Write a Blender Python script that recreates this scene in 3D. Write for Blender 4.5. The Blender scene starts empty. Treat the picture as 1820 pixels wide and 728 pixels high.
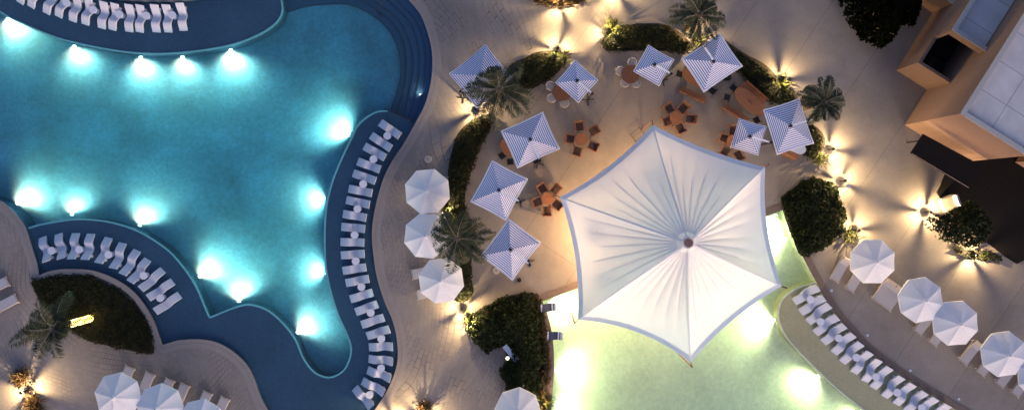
import bpy, math, random
import numpy as np
from mathutils import Vector
from mathutils.geometry import tessellate_polygon
random.seed(7); RNG = np.random.default_rng(7)
S = bpy.context.scene
COL = S.collection
R = math.radians
HCAM = 54.0; F = 1213.333

# ---------------------------------------------------------------- camera, world, sun, exposure
cd = bpy.data.cameras.new('camera'); cam = bpy.data.objects.new('camera', cd); COL.objects.link(cam)
cam.location = (0, 0, HCAM); cam.rotation_euler = (0, 0, 0)
cd.lens = 24; cd.sensor_width = 36; cd.clip_end = 2000
S.camera = cam
SUN_EL, SUN_AZ = R(21), R(-62)          # direction towards the sun, azimuth from +X
world = bpy.data.worlds.new('World'); S.world = world; world.use_nodes = True
wn = world.node_tree.nodes; wl = world.node_tree.links
bg = wn['Background']
sky = wn.new('ShaderNodeTexSky'); sky.sky_type = 'NISHITA'; sky.sun_disc = False
sky.sun_elevation = R(6); sky.sun_rotation = math.pi/2 - SUN_AZ
sky.air_density = 1.0; sky.dust_density = 1.5; sky.ozone_density = 1.5
tint = wn.new('ShaderNodeMix'); tint.data_type = 'RGBA'; tint.blend_type = 'MULTIPLY'
tint.inputs['Factor'].default_value = 1.0
wl.new(sky.outputs[0], tint.inputs[6]); tint.inputs[7].default_value = (1.0, 0.88, 1.12, 1)
wl.new(tint.outputs[2], bg.inputs[0]); bg.inputs[1].default_value = 0.135
sd = bpy.data.lights.new('sun', 'SUN'); sun = bpy.data.objects.new('sun', sd); COL.objects.link(sun)
sd.energy = 0.8; sd.angle = R(25); sd.color = (1.0, 0.86, 0.80)
sun.rotation_euler = Vector((math.cos(SUN_EL)*math.cos(SUN_AZ), math.cos(SUN_EL)*math.sin(SUN_AZ), math.sin(SUN_EL))).to_track_quat('Z', 'Y').to_euler()
S.view_settings.view_transform = 'Standard'; S.view_settings.look = 'None'
S.view_settings.gamma = 1; S.view_settings.use_curve_mapping = False
S.view_settings.exposure = 1.22
S.cycles.max_bounces = 6; S.cycles.transparent_max_bounces = 12
S.cycles.sample_clamp_indirect = 6; S.cycles.caustics_reflective = False; S.cycles.caustics_refractive = False

# ---------------------------------------------------------------- helpers
def P(u, v, z=0.0):
    """where the sight line of photo pixel (u, v) meets height z (survey of the plan)"""
    k = (HCAM - z)/F
    return Vector(((u-910)*k, -(v-364)*k, z))
def ang(a, b): return math.atan2(-(b[1]-a[1]), b[0]-a[0])
def smooth(pts, n=6, closed=False):
    out = []; N = len(pts); p = [Vector((q[0], q[1])) for q in pts]
    for i in range(N if closed else N-1):
        if closed: a, b, c, d = p[i-1], p[i], p[(i+1) % N], p[(i+2) % N]
        else: a, b, c, d = p[max(i-1, 0)], p[i], p[i+1], p[min(i+2, N-1)]
        for k in range(n):
            t = k/n
            out.append(.5*((2*b)+(-a+c)*t+(2*a-5*b+4*c-d)*t*t+(-a+3*b-3*c+d)*t**3))
    if not closed: out.append(p[-1])
    return [(q.x, q.y) for q in out]
def w2(pts, z=0): return [P(u, v, z).xy for u, v in pts]
def ccw(pts):
    a = sum(pts[i-1][0]*pts[i][1]-pts[i][0]*pts[i-1][1] for i in range(len(pts)))
    return list(pts) if a > 0 else list(reversed(pts))
def dedupe(pts):
    o = []
    for q in pts:
        if not o or (Vector(q)-Vector(o[-1])).length > 1e-3: o.append(q)
    return o
def offset(pts, d, closed=True):
    """moves each point of a ccw outline outward by d"""
    n = len(pts); o = []
    for i in range(n):
        a = Vector(pts[i-1]) if (closed or i > 0) else Vector(pts[0])
        b = Vector(pts[(i+1) % n]) if (closed or i < n-1) else Vector(pts[-1])
        t = (b-a)
        t = t.normalized() if t.length > 1e-9 else Vector((1, 0))
        o.append((pts[i][0]+t.y*d, pts[i][1]-t.x*d))
    return o

class MB:
    def __init__(s): s.v = []; s.f = []; s.sm = []
    def add(s, vs, fs, smooth=False):
        k = len(s.v); s.v += [tuple(q) for q in vs]; s.f += [tuple(i+k for i in f) for f in fs]; s.sm += [smooth]*len(fs); return s
    def box(s, c, d, rz=0, rot=None):
        hx, hy, hz = d[0]/2, d[1]/2, d[2]/2; vs = []
        cr, sr = math.cos(rz), math.sin(rz)
        for z in (-hz, hz):
            for x, y in ((-hx, -hy), (hx, -hy), (hx, hy), (-hx, hy)):
                q = Vector((x, y, z))
                if rot is not None: q = rot @ q
                vs.append((c[0]+q.x*cr-q.y*sr, c[1]+q.x*sr+q.y*cr, c[2]+q.z))
        return s.add(vs, [(0, 3, 2, 1), (4, 5, 6, 7), (0, 1, 5, 4), (1, 2, 6, 5), (2, 3, 7, 6), (3, 0, 4, 7)])
    def tube(s, pts, r, n=8, caps=True):
        pts = [Vector(p) for p in pts]; rs = r if isinstance(r, (list, tuple)) else [r]*len(pts)
        rings = []
        for i, p in enumerate(pts):
            t = (pts[min(i+1, len(pts)-1)]-pts[max(i-1, 0)]).normalized()
            a = t.orthogonal().normalized() if abs(t.z) < .99 else Vector((1, 0, 0)); a = (a-t*a.dot(t)).normalized(); b = t.cross(a)
            rings.append([p+(a*math.cos(2*math.pi*k/n)+b*math.sin(2*math.pi*k/n))*rs[i] for k in range(n)])
        vs = [q for g in rings for q in g]; fs = []
        for i in range(len(pts)-1):
            for k in range(n): fs.append((i*n+k, i*n+(k+1) % n, (i+1)*n+(k+1) % n, (i+1)*n+k))
        if caps: fs.append(tuple(reversed(range(n)))); fs.append(tuple(range((len(pts)-1)*n, len(pts)*n)))
        return s.add(vs, fs, True)
    def cyl(s, c, r, h, n=20, r2=None):
        """upright, from c upwards"""
        r2 = r if r2 is None else r2; vs = []
        for rr, z in ((r, 0), (r2, h)):
            for k in range(n): vs.append((c[0]+rr*math.cos(2*math.pi*k/n), c[1]+rr*math.sin(2*math.pi*k/n), c[2]+z))
        fs = [(k, (k+1) % n, n+(k+1) % n, n+k) for k in range(n)]+[tuple(reversed(range(n))), tuple(range(n, 2*n))]
        return s.add(vs, fs)
    def prism(s, pts, z0, z1, bottom=True, sides=True):
        pts = ccw(dedupe(pts)); n = len(pts)
        tri = tessellate_polygon([[Vector((x, y, 0)) for x, y in pts]])
        vs = [(x, y, z1) for x, y in pts]; fs = []
        for t in tri:
            a, b, c = (Vector(pts[i]) for i in t)
            fs.append(tuple(t) if (b-a).cross(c-a) > 0 else (t[0], t[2], t[1]))
        if sides or bottom:
            vs += [(x, y, z0) for x, y in pts]
        if bottom: fs += [tuple(i+n for i in reversed(f)) for f in list(fs)]
        if sides: fs += [(i, i+n, (i+1) % n+n, (i+1) % n) for i in range(n)]
        return s.add(vs, fs)
    def sheet(s, outer, holes, z):
        loops = [ccw(dedupe(outer))]+[ccw(dedupe(h)) for h in holes]
        flat = [q for l in loops for q in l]
        tri = tessellate_polygon([[Vector((x, y, 0)) for x, y in l] for l in loops]); fs = []
        for t in tri:
            a, b, c = (Vector(flat[i]) for i in t)
            fs.append(tuple(t) if (b-a).cross(c-a) > 0 else (t[0], t[2], t[1]))
        return s.add([(x, y, z) for x, y in flat], fs)
    def strip(s, pts, w, z, t=0.02, closed=False, side=1):
        """flat band of width w along a line, lying on its left (side=1) or right"""
        n = len(pts); q = offset(pts, -w*side, closed); vs = []
        for a, b in zip(pts, q):
            vs += [(a[0], a[1], z-t), (a[0], a[1], z), (b[0], b[1], z), (b[0], b[1], z-t)]
        fs = []
        for i in range(n if closed else n-1):
            j = (i+1) % n
            for k in range(4): fs.append((i*4+k, i*4+(k+1) % 4, j*4+(k+1) % 4, j*4+k))
        if not closed: fs += [(0, 1, 2, 3), tuple((n-1)*4+k for k in (3, 2, 1, 0))]
        return s.add(vs, fs)
    def build(s, name, mat=None, parent=None, loc=None, rz=0):
        me = bpy.data.meshes.new(name); me.from_pydata(s.v, [], s.f); me.update()
        if any(s.sm): me.polygons.foreach_set('use_smooth', s.sm)
        if mat: me.materials.append(mat)
        o = bpy.data.objects.new(name, me); COL.objects.link(o)
        if parent: o.parent = parent
        if loc is not None: o.location = loc
        o.rotation_euler.z = rz
        return o
def fixn(o):
    import bmesh
    bm = bmesh.new(); bm.from_mesh(o.data); bmesh.ops.recalc_face_normals(bm, faces=bm.faces); bm.to_mesh(o.data); bm.free(); return o
def tag(o, label=None, cat=None, group=None, kind=None):
    if label: o['label'] = label
    if cat: o['category'] = cat
    if group: o['group'] = group
    if kind: o['kind'] = kind
    return o
def empty(name, loc=(0, 0, 0), rz=0, label=None, cat=None, group=None):
    o = bpy.data.objects.new(name, None); COL.objects.link(o); o.location = loc; o.rotation_euler.z = rz
    o.empty_display_size = .3
    return tag(o, label, cat, group)
def copy_tree(o, parent=None):
    c = o.copy(); COL.objects.link(c); c.parent = parent
    for ch in [x for x in CH.get(o.name, [])]: copy_tree(ch, c)
    return c
CH = {}
def children_index():
    CH.clear()
    for x in bpy.data.objects:
        if x.parent: CH.setdefault(x.parent.name, []).append(x)
def dup(proto, loc, rz, label, cat=None, group=None):
    if not proto.get('_used'):
        proto['_used'] = 1; c = proto
    else:
        c = copy_tree(proto)
    c.location = loc; c.rotation_euler.z = rz
    return tag(c, label, cat, group)
ORD = ['first', 'second', 'third', 'fourth', 'fifth', 'sixth', 'seventh', 'eighth', 'ninth', 'tenth', 'eleventh', 'twelfth', 'thirteenth',
       'fourteenth', 'fifteenth', 'sixteenth', 'seventeenth', 'eighteenth', 'nineteenth', 'twentieth', 'twenty-first', 'twenty-second', 'twenty-third']

# ---------------------------------------------------------------- materials
def mat(name, col, rough=.6, noise=0, nscale=20, metal=0, bump=0, bscale=60, coord='Object', spec=.5, detail=4, alt=None):
    m = bpy.data.materials.new(name); m.use_nodes = True; n = m.node_tree.nodes; l = m.node_tree.links; b = n['Principled BSDF']
    b.inputs['Roughness'].default_value = rough; b.inputs['Metallic'].default_value = metal; b.inputs['Specular IOR Level'].default_value = spec
    b.inputs['Base Color'].default_value = (*col, 1)
    if noise or bump or alt:
        tc = n.new('ShaderNodeTexCoord'); nt = n.new('ShaderNodeTexNoise'); nt.inputs['Scale'].default_value = nscale; nt.inputs['Detail'].default_value = detail
        l.new(tc.outputs[coord], nt.inputs['Vector'])
        cr = n.new('ShaderNodeValToRGB'); a = alt or tuple(c*(1+noise) for c in col); c0 = tuple(c*(1-noise) for c in col)
        cr.color_ramp.elements[0].position = .3; cr.color_ramp.elements[1].position = .7
        cr.color_ramp.elements[0].color = (*c0, 1); cr.color_ramp.elements[1].color = (*[min(1, x) for x in a], 1)
        l.new(nt.outputs[0], cr.inputs[0]); l.new(cr.outputs[0], b.inputs['Base Color'])
        if bump:
            n2 = n.new('ShaderNodeTexNoise'); n2.inputs['Scale'].default_value = bscale; l.new(tc.outputs[coord], n2.inputs['Vector'])
            bp = n.new('ShaderNodeBump'); bp.inputs['Strength'].default_value = bump; bp.inputs['Distance'].default_value = .02
            l.new(n2.outputs[0], bp.inputs['Height']); l.new(bp.outputs[0], b.inputs['Normal'])
    return m
def mul(n, l, a, fac, scale, lo, hi, detail=3, coord=None, tex='ShaderNodeTexNoise'):
    """multiplies colour socket a by a noise between lo and hi"""
    t = n.new(tex); t.inputs['Scale'].default_value = scale; l.new(coord, t.inputs['Vector'])
    if 'Detail' in t.inputs: t.inputs['Detail'].default_value = detail
    mr = n.new('ShaderNodeMapRange'); mr.inputs[1].default_value = .25; mr.inputs[2].default_value = .75; mr.inputs[3].default_value = lo; mr.inputs[4].default_value = hi
    l.new(t.outputs[0], mr.inputs[0])
    v = n.new('ShaderNodeVectorMath'); v.operation = 'SCALE'; l.new(a, v.inputs[0]); l.new(mr.outputs[0], v.inputs['Scale'])
    return v.outputs[0]

def concrete_mat():
    m = bpy.data.materials.new('plaza_concrete'); m.use_nodes = True; n = m.node_tree.nodes; l = m.node_tree.links; b = n['Principled BSDF']
    b.inputs['Roughness'].default_value = .85
    tc = n.new('ShaderNodeTexCoord'); mp = n.new('ShaderNodeMapping'); mp.vector_type = 'POINT'
    mp.inputs['Rotation'].default_value[2] = R(-56); mp.inputs['Location'].default_value = (1.2, 2.05, 0)
    l.new(tc.outputs['Object'], mp.inputs['Vector'])
    br = n.new('ShaderNodeTexBrick'); br.offset = 0; br.inputs['Scale'].default_value = 1
    br.inputs['Brick Width'].default_value = 40; br.inputs['Row Height'].default_value = 5.0; br.inputs['Mortar Size'].default_value = .022; br.inputs['Mortar Smooth'].default_value = .2
    br.inputs['Color1'].default_value = (.265, .228, .20, 1); br.inputs['Color2'].default_value = (.25, .216, .19, 1); br.inputs['Mortar'].default_value = (.15, .13, .12, 1)
    l.new(mp.outputs[0], br.inputs['Vector'])
    c = mul(n, l, br.outputs[0], 1, .35, .82, 1.12, 6, tc.outputs['Object'])
    c = mul(n, l, c, 1, 1.7, .92, 1.06, 5, tc.outputs['Object'])
    c = mul(n, l, c, 1, 9, .88, 1.12, 6, tc.outputs['Object'])
    c = mul(n, l, c, 1, 45, .8, 1.2, 2, tc.outputs['Object'])
    l.new(c, b.inputs['Base Color']); return m
def paver_mat():
    m = bpy.data.materials.new('deck_pavers'); m.use_nodes = True; n = m.node_tree.nodes; l = m.node_tree.links; b = n['Principled BSDF']
    b.inputs['Roughness'].default_value = .85
    tc = n.new('ShaderNodeTexCoord')
    c0 = P(300, 380); sub = n.new('ShaderNodeVectorMath'); sub.operation = 'SUBTRACT'; sub.inputs[1].default_value = (c0.x, c0.y, 0)
    nz = n.new('ShaderNodeTexNoise'); nz.inputs['Scale'].default_value = .12; nz.inputs['Detail'].default_value = 1; l.new(tc.outputs['Object'], nz.inputs['Vector'])
    nv = n.new('ShaderNodeVectorMath'); nv.operation = 'SCALE'; nv.inputs['Scale'].default_value = 5; l.new(nz.outputs['Color'], nv.inputs[0])
    ad = n.new('ShaderNodeVectorMath'); l.new(tc.outputs['Object'], ad.inputs[0]); l.new(nv.outputs[0], ad.inputs[1]); l.new(ad.outputs[0], sub.inputs[0])
    sp = n.new('ShaderNodeSeparateXYZ'); l.new(sub.outputs[0], sp.inputs[0])
    ln = n.new('ShaderNodeVectorMath'); ln.operation = 'LENGTH'; l.new(sub.outputs[0], ln.inputs[0])
    at = n.new('ShaderNodeMath'); at.operation = 'ARCTAN2'; l.new(sp.outputs[1], at.inputs[0]); l.new(sp.outputs[0], at.inputs[1])
    ml = n.new('ShaderNodeMath'); ml.operation = 'MULTIPLY'; ml.inputs[1].default_value = 18; l.new(at.outputs[0], ml.inputs[0])
    cb = n.new('ShaderNodeCombineXYZ'); l.new(ml.outputs[0], cb.inputs[0]); l.new(ln.outputs['Value'], cb.inputs[1])
    br = n.new('ShaderNodeTexBrick'); br.inputs['Scale'].default_value = 1; br.inputs['Brick Width'].default_value = .62; br.inputs['Row Height'].default_value = .34
    br.inputs['Mortar Size'].default_value = .02; br.inputs['Mortar Smooth'].default_value = .3; br.offset = .5
    br.inputs['Color1'].default_value = (.255, .222, .202, 1); br.inputs['Color2'].default_value = (.22, .192, .175, 1); br.inputs['Mortar'].default_value = (.27, .24, .23, 1)
    l.new(cb.outputs[0], br.inputs['Vector'])
    # joints open up and darken in patches
    n3 = n.new('ShaderNodeTexNoise'); n3.inputs['Scale'].default_value = .45; n3.inputs['Detail'].default_value = 4; l.new(tc.outputs['Object'], n3.inputs['Vector'])
    cr = n.new('ShaderNodeValToRGB'); cr.color_ramp.elements[0].position = .42; cr.color_ramp.elements[0].color = (.235, .212, .205, 1)
    cr.color_ramp.elements[1].position = .66; cr.color_ramp.elements[1].color = (.09, .075, .07, 1); l.new(n3.outputs[0], cr.inputs[0]); l.new(cr.outputs[0], br.inputs['Mortar'])
    c = mul(n, l, br.outputs[0], 1, .3, .85, 1.1, 5, tc.outputs['Object'])
    c = mul(n, l, c, 1, 9, .88, 1.12, 6, tc.outputs['Object'])
    c = mul(n, l, c, 1, 40, .8, 1.2, 2, tc.outputs['Object'])
    l.new(c, b.inputs['Base Color']); return m
def tile_mat(name, col, big=.25, var=.2, mos=12):
    m = bpy.data.materials.new(name); m.use_nodes = True; n = m.node_tree.nodes; l = m.node_tree.links; b = n['Principled BSDF']
    b.inputs['Roughness'].default_value = .5; b.inputs['Specular IOR Level'].default_value = .2
    tc = n.new('ShaderNodeTexCoord'); rgb = n.new('ShaderNodeRGB'); rgb.outputs[0].default_value = (*col, 1)
    c = mul(n, l, rgb.outputs[0], 1, .3, 1-big, 1+big, 4, tc.outputs['Object'])  # broad mottling: light through rippled water, put into the tile colour
    c = mul(n, l, c, 1, 3.2, 1-big*.7, 1+big*.7, 5, tc.outputs['Object'])
    c = mul(n, l, c, 1, mos, 1-var, 1+var, 2, tc.outputs['Object'])
    l.new(c, b.inputs['Base Color']); return m
def water_mat(name, absorb, dens, scat=None):
    m = bpy.data.materials.new(name); m.use_nodes = True; n = m.node_tree.nodes; l = m.node_tree.links
    n.remove(n['Principled BSDF']); out = n['Material Output']
    tr = n.new('ShaderNodeBsdfTransparent'); gl = n.new('ShaderNodeBsdfGlossy'); gl.inputs['Roughness'].default_value = .08
    fr = n.new('ShaderNodeFresnel'); fr.inputs['IOR'].default_value = 1.33
    tc = n.new('ShaderNodeTexCoord'); nz = n.new('ShaderNodeTexNoise'); nz.inputs['Scale'].default_value = 3.5; nz.inputs['Detail'].default_value = 3; l.new(tc.outputs['Object'], nz.inputs['Vector'])
    bp = n.new('ShaderNodeBump'); bp.inputs['Strength'].default_value = .35; bp.inputs['Distance'].default_value = .05; l.new(nz.outputs[0], bp.inputs['Height'])
    l.new(bp.outputs[0], gl.inputs['Normal']); l.new(bp.outputs[0], fr.inputs['Normal'])
    ge = n.new('ShaderNodeNewGeometry'); fb = n.new('ShaderNodeMath'); fb.operation = 'SUBTRACT'; fb.inputs[0].default_value = 1; l.new(ge.outputs['Backfacing'], fb.inputs[1])
    fx = n.new('ShaderNodeMath'); fx.operation = 'MULTIPLY'; l.new(fr.outputs[0], fx.inputs[0]); l.new(fb.outputs[0], fx.inputs[1])
    mx = n.new('ShaderNodeMixShader'); l.new(fx.outputs[0], mx.inputs[0]); l.new(tr.outputs[0], mx.inputs[1]); l.new(gl.outputs[0], mx.inputs[2])
    l.new(mx.outputs[0], out.inputs['Surface'])
    va = n.new('ShaderNodeVolumeAbsorption'); va.inputs['Color'].default_value = (*absorb, 1); va.inputs['Density'].default_value = dens
    if scat:
        vs_ = n.new('ShaderNodeVolumeScatter'); vs_.inputs['Color'].default_value = (.85, 1, .95, 1); vs_.inputs['Density'].default_value = scat; vs_.inputs['Anisotropy'].default_value = .5
        ad = n.new('ShaderNodeAddShader'); l.new(va.outputs[0], ad.inputs[0]); l.new(vs_.outputs[0], ad.inputs[1]); l.new(ad.outputs[0], out.inputs['Volume'])
    else: l.new(va.outputs[0], out.inputs['Volume'])
    return m
def emis(name, col, st):
    m = bpy.data.materials.new(name); m.use_nodes = True; b = m.node_tree.nodes['Principled BSDF']
    b.inputs['Base Color'].default_value = (*[min(c, .8) for c in col], 1); b.inputs['Emission Color'].default_value = (*col, 1); b.inputs['Emission Strength'].default_value = st; return m
def leaf_mat(name, c0, c1, sc=3.0, trans=.25, gloss=.6, spec=.15):
    m = bpy.data.materials.new(name); m.use_nodes = True; n = m.node_tree.nodes; l = m.node_tree.links; b = n['Principled BSDF']; out = n['Material Output']
    tc = n.new('ShaderNodeTexCoord'); nz = n.new('ShaderNodeTexNoise'); nz.inputs['Scale'].default_value = sc; nz.inputs['Detail'].default_value = 6; nz.inputs['Roughness'].default_value = .8
    l.new(tc.outputs['Object'], nz.inputs['Vector']); cr = n.new('ShaderNodeValToRGB'); cr.color_ramp.elements[0].position = .35; cr.color_ramp.elements[1].position = .68
    cr.color_ramp.elements[0].color = (*c0, 1); cr.color_ramp.elements[1].color = (*c1, 1); l.new(nz.outputs[0], cr.inputs[0]); l.new(cr.outputs[0], b.inputs['Base Color'])
    b.inputs['Roughness'].default_value = gloss; b.inputs['Specular IOR Level'].default_value = spec
    ts = n.new('ShaderNodeBsdfTranslucent'); l.new(cr.outputs[0], ts.inputs[0]); mx = n.new('ShaderNodeMixShader'); mx.inputs[0].default_value = trans
    l.new(b.outputs[0], mx.inputs[1]); l.new(ts.outputs[0], mx.inputs[2]); l.new(mx.outputs[0], out.inputs['Surface']); return m
def cloth_mat(name, col, trans=.3, noise=.05, sc=6):
    m = mat(name, col, .85, noise, sc, spec=.15); n = m.node_tree.nodes; l = m.node_tree.links; b = n['Principled BSDF']; out = n['Material Output']
    ts = n.new('ShaderNodeBsdfTranslucent'); ts.inputs[0].default_value = (*col, 1); mx = n.new('ShaderNodeMixShader'); mx.inputs[0].default_value = trans
    if name.startswith('tent'): ts.inputs[0].default_value = (.68, .76, .92, 1)
    l.new(b.outputs[0], mx.inputs[1]); l.new(ts.outputs[0], mx.inputs[2]); l.new(mx.outputs[0], out.inputs['Surface']); return m
def stripe_mat():
    m = bpy.data.materials.new('striped_canvas'); m.use_nodes = True; n = m.node_tree.nodes; l = m.node_tree.links; b = n['Principled BSDF']
    b.inputs['Roughness'].default_value = .85; b.inputs['Specular IOR Level'].default_value = .15
    tc = n.new('ShaderNodeTexCoord'); sp = n.new('ShaderNodeSeparateXYZ'); l.new(tc.outputs['UV'], sp.inputs[0])
    fm = n.new('ShaderNodeMath'); fm.operation = 'FRACT'; l.new(sp.outputs[0], fm.inputs[0])
    gt = n.new('ShaderNodeMath'); gt.operation = 'GREATER_THAN'; gt.inputs[1].default_value = .46; l.new(fm.outputs[0], gt.inputs[0])
    mx = n.new('ShaderNodeMix'); mx.data_type = 'RGBA'; l.new(gt.outputs[0], mx.inputs[0]); mx.inputs[6].default_value = (.15, .17, .42, 1); mx.inputs[7].default_value = (.82, .82, .86, 1)
    l.new(mx.outputs[2], b.inputs['Base Color']); return m

M = {}
M['plaza'] = concrete_mat(); M['paver'] = paver_mat()
M['coping'] = mat('coping_stone', (.26, .23, .215), .8, .12, 14, bump=.2)
M['curb'] = mat('brown_curb', (.16, .115, .095), .8, .2, 10)
M['soil'] = mat('bed_soil', (.055, .04, .028), .95, .4, 6)
M['tile'] = tile_mat('ledge_tile', (.028, .068, .125), .16, .18)
M['steptile'] = tile_mat('step_tile', (.026, .07, .165), .08, .14)
M['nosing'] = mat('step_nosing', (.006, .016, .05), .6, .1, 20)
M['deep'] = tile_mat('deep_floor_tile', (.11, .29, .43), .36, .2, 9)
M['lip'] = tile_mat('lit_lip_tile', (.16, .42, .48), .1, .15)  # light along the ledge rim is put into this lighter teal
M['ptile'] = tile_mat('pale_pool_tile', (.66, .73, .56), .18, .1)
M['oledge'] = tile_mat('lit_beige_tile', (.42, .38, .23), .1, .16)  # beige tile, with the pool glow put in as brighter yellow
M['water'] = water_mat('pool_water', (.44, .90, .90), .48, .15)
M['gwater'] = water_mat('lit_pool_water', (.78, .99, .76), .22, .13)
M['white'] = mat('white_moulded', (.56, .58, .66), .45, .03, 8)
M['wtable'] = mat('white_disc', (.72, .72, .78), .5, .06, 30)
M['canvas'] = cloth_mat('white_canvas', (.84, .84, .87), .18)
M['tent'] = cloth_mat('tent_membrane', (.87, .87, .87), .24, .02, 1.5)
M['tentband'] = cloth_mat('tent_double_membrane', (.90, .89, .88), .6, .02, 1.5)
M['tentrib'] = cloth_mat('tent_rib', (.6, .6, .68), .05)
M['stripe'] = stripe_mat()
M['steel'] = mat('white_steel', (.75, .75, .75), .35, metal=.3)
M['armw'] = mat('white_arm_paint', (.9, .9, .9), .5)
M['dark'] = mat('dark_metal', (.02, .02, .022), .45, metal=.5)
M['bronze'] = mat('bronze_cap', (.20, .10, .08), .6, .2, 60)
M['wood'] = mat('teak', (.31, .125, .05), .55, .3, 8, bump=.1)
M['woodd'] = mat('dark_teak', (.19, .075, .035), .6, .3, 10)
M['sling'] = mat('brown_sling', (.085, .045, .035), .8, .2, 40)
M['black'] = mat('black_seat', (.012, .012, .014), .6)
M['wicker'] = mat('pale_wicker', (.42, .38, .36), .8, .2, 50)
M['cush'] = mat('grey_cushion', (.42, .40, .42), .9, .08, 25)
M['pil'] = mat('cream_pillow', (.55, .46, .38), .9, .08, 25)
M['frame'] = mat('pale_frame', (.55, .48, .40), .6)
M['terra'] = mat('terracotta_render', (.23, .14, .10), .9, .07, 4, bump=.25, bscale=40)
M['rim'] = mat('parapet_cap', (.38, .36, .34), .85, .12, 10)
M['dkwood'] = mat('dark_timber_decking', (.014, .010, .010), .8, .35, 3, spec=.12)
_n = M['dkwood'].node_tree.nodes; _l = M['dkwood'].node_tree.links
_tc = _n.new('ShaderNodeTexCoord'); _mp = _n.new('ShaderNodeMapping'); _mp.inputs['Rotation'].default_value[2] = R(32); _l.new(_tc.outputs['Object'], _mp.inputs[0])
_br = _n.new('ShaderNodeTexBrick'); _br.inputs['Scale'].default_value = 1; _br.inputs['Brick Width'].default_value = 2.4; _br.inputs['Row Height'].default_value = .22; _br.inputs['Mortar Size'].default_value = .02
_br.inputs['Color1'].default_value = (.011, .009, .009, 1); _br.inputs['Color2'].default_value = (.009, .008, .009, 1); _br.inputs['Mortar'].default_value = (.006, .005, .005, 1)
_l.new(_mp.outputs[0], _br.inputs['Vector']); _l.new(_br.outputs[0], _n['Principled BSDF'].inputs['Base Color'])
M['dkint'] = mat('dark_well', (.012, .012, .016), .7, .4, 4)
M['navy'] = mat('navy_shell', (.015, .02, .06), .4)
M['paleblue'] = mat('pale_blue_band', (.45, .52, .72), .5)
M['hedge'] = leaf_mat('hedge_leaves', (.008, .011, .004), (.038, .046, .012))
M['bush'] = leaf_mat('bush_leaves', (.007, .011, .004), (.030, .044, .012), 2.2)
M['grass'] = leaf_mat('bed_leaves', (.008, .012, .003), (.034, .040, .010), 1.8)
M['dry'] = leaf_mat('dry_leaves', (.03, .018, .008), (.13, .08, .035), 3.5)
M['sprig'] = leaf_mat('sprig_leaves', (.03, .035, .012), (.10, .11, .03), 3.5)
M['dktree'] = leaf_mat('shaded_tree_leaves', (.002, .003, .001), (.006, .008, .003), 2.0, .1, .8, .02)  # shade over this tree is put into the near-black leaf colour
M['palm'] = leaf_mat('palm_leaflets', (.018, .026, .012), (.085, .095, .055), 3, .12, .5)
M['rachis'] = mat('palm_rachis', (.17, .15, .10), .6)
M['core'] = mat('core_shade', (.012, .011, .006), .95, .4, 5)  # near-black fill for the shade seen through gaps in the leaves
M['bark'] = mat('palm_bark', (.12, .085, .055), .9, .4, 12, bump=.6, bscale=14)
M['warm'] = emis('lamp_lens', (1, .72, .32), 25)
M['fairy'] = emis('fairy_bulbs', (1, .62, .18), 6)
M['plens'] = emis('pool_lens', (.75, 1, .92), 14)
M['glass'] = mat('dark_glass', (.02, .025, .03), .15)

def roof_mat():
    m = bpy.data.materials.new('roof_slabs'); m.use_nodes = True; n = m.node_tree.nodes; l = m.node_tree.links; b = n['Principled BSDF']; b.inputs['Roughness'].default_value = .8
    tc = n.new('ShaderNodeTexCoord'); br = n.new('ShaderNodeTexBrick'); br.offset = 0; br.inputs['Scale'].default_value = 1
    br.inputs['Brick Width'].default_value = 2.55; br.inputs['Row Height'].default_value = 2.35; br.inputs['Mortar Size'].default_value = .03
    br.inputs['Color1'].default_value = (.54, .52, .53, 1); br.inputs['Color2'].default_value = (.49, .475, .49, 1); br.inputs['Mortar'].default_value = (.28, .27, .3, 1)
    l.new(tc.outputs['Object'], br.inputs['Vector'])
    c = mul(n, l, br.outputs[0], 1, .9, .82, 1.1, 6, tc.outputs['Object']); c = mul(n, l, c, 1, 30, .88, 1.1, 2, tc.outputs['Object'])
    l.new(c, b.inputs['Base Color']); return m
M['roof'] = roof_mat()

# ---------------------------------------------------------------- pool outlines (photo plan, pixels)
pool1_vis = [(726, 0), (747, 26), (760, 59), (768, 96), (767, 138), (757, 181), (741, 214), (717, 256), (697, 286), (682, 316), (671, 352), (664, 385), (661, 418), (664, 455),
         (670, 493), (683, 534), (698, 570), (706, 607), (706, 644), (694, 681), (675, 714), (650, 745), (600, 775), (540, 780), (495, 755), (473, 722), (462, 700), (452, 672), (438, 646), (412, 622), (383, 607), (350, 602), (316, 604)]
pool1 = smooth(pool1_vis, 5) + smooth([(289, 612), (283, 596), (274, 570), (258, 541), (236, 515), (206, 495), (173, 482), (147, 478), (110, 478), (88, 482), (70, 489)], 4) \
    + smooth([(66, 467), (58, 441), (46, 405), (33, 385), (13, 365), (0, 356), (-40, 342), (-150, 320)], 4) + [(-300, 300), (-300, -250), (-150, -190)] \
    + smooth([(0, -90), (100, -38), (150, -16), (205, -1), (270, 3.5), (350, -1), (450, -30), (540, -75), (610, -85), (670, -65), (705, -35), (722, -8)], 5)
pool1 = ccw(w2(pool1))
top_ledge = smooth([(-120, -90), (-60, -20), (0, 24), (40, 44), (80, 61), (120, 74), (200, 90), (270, 96), (340, 92), (410, 80), (460, 61), (490, 40), (501, 20), (500, 0), (495, -30)], 6)
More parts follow.
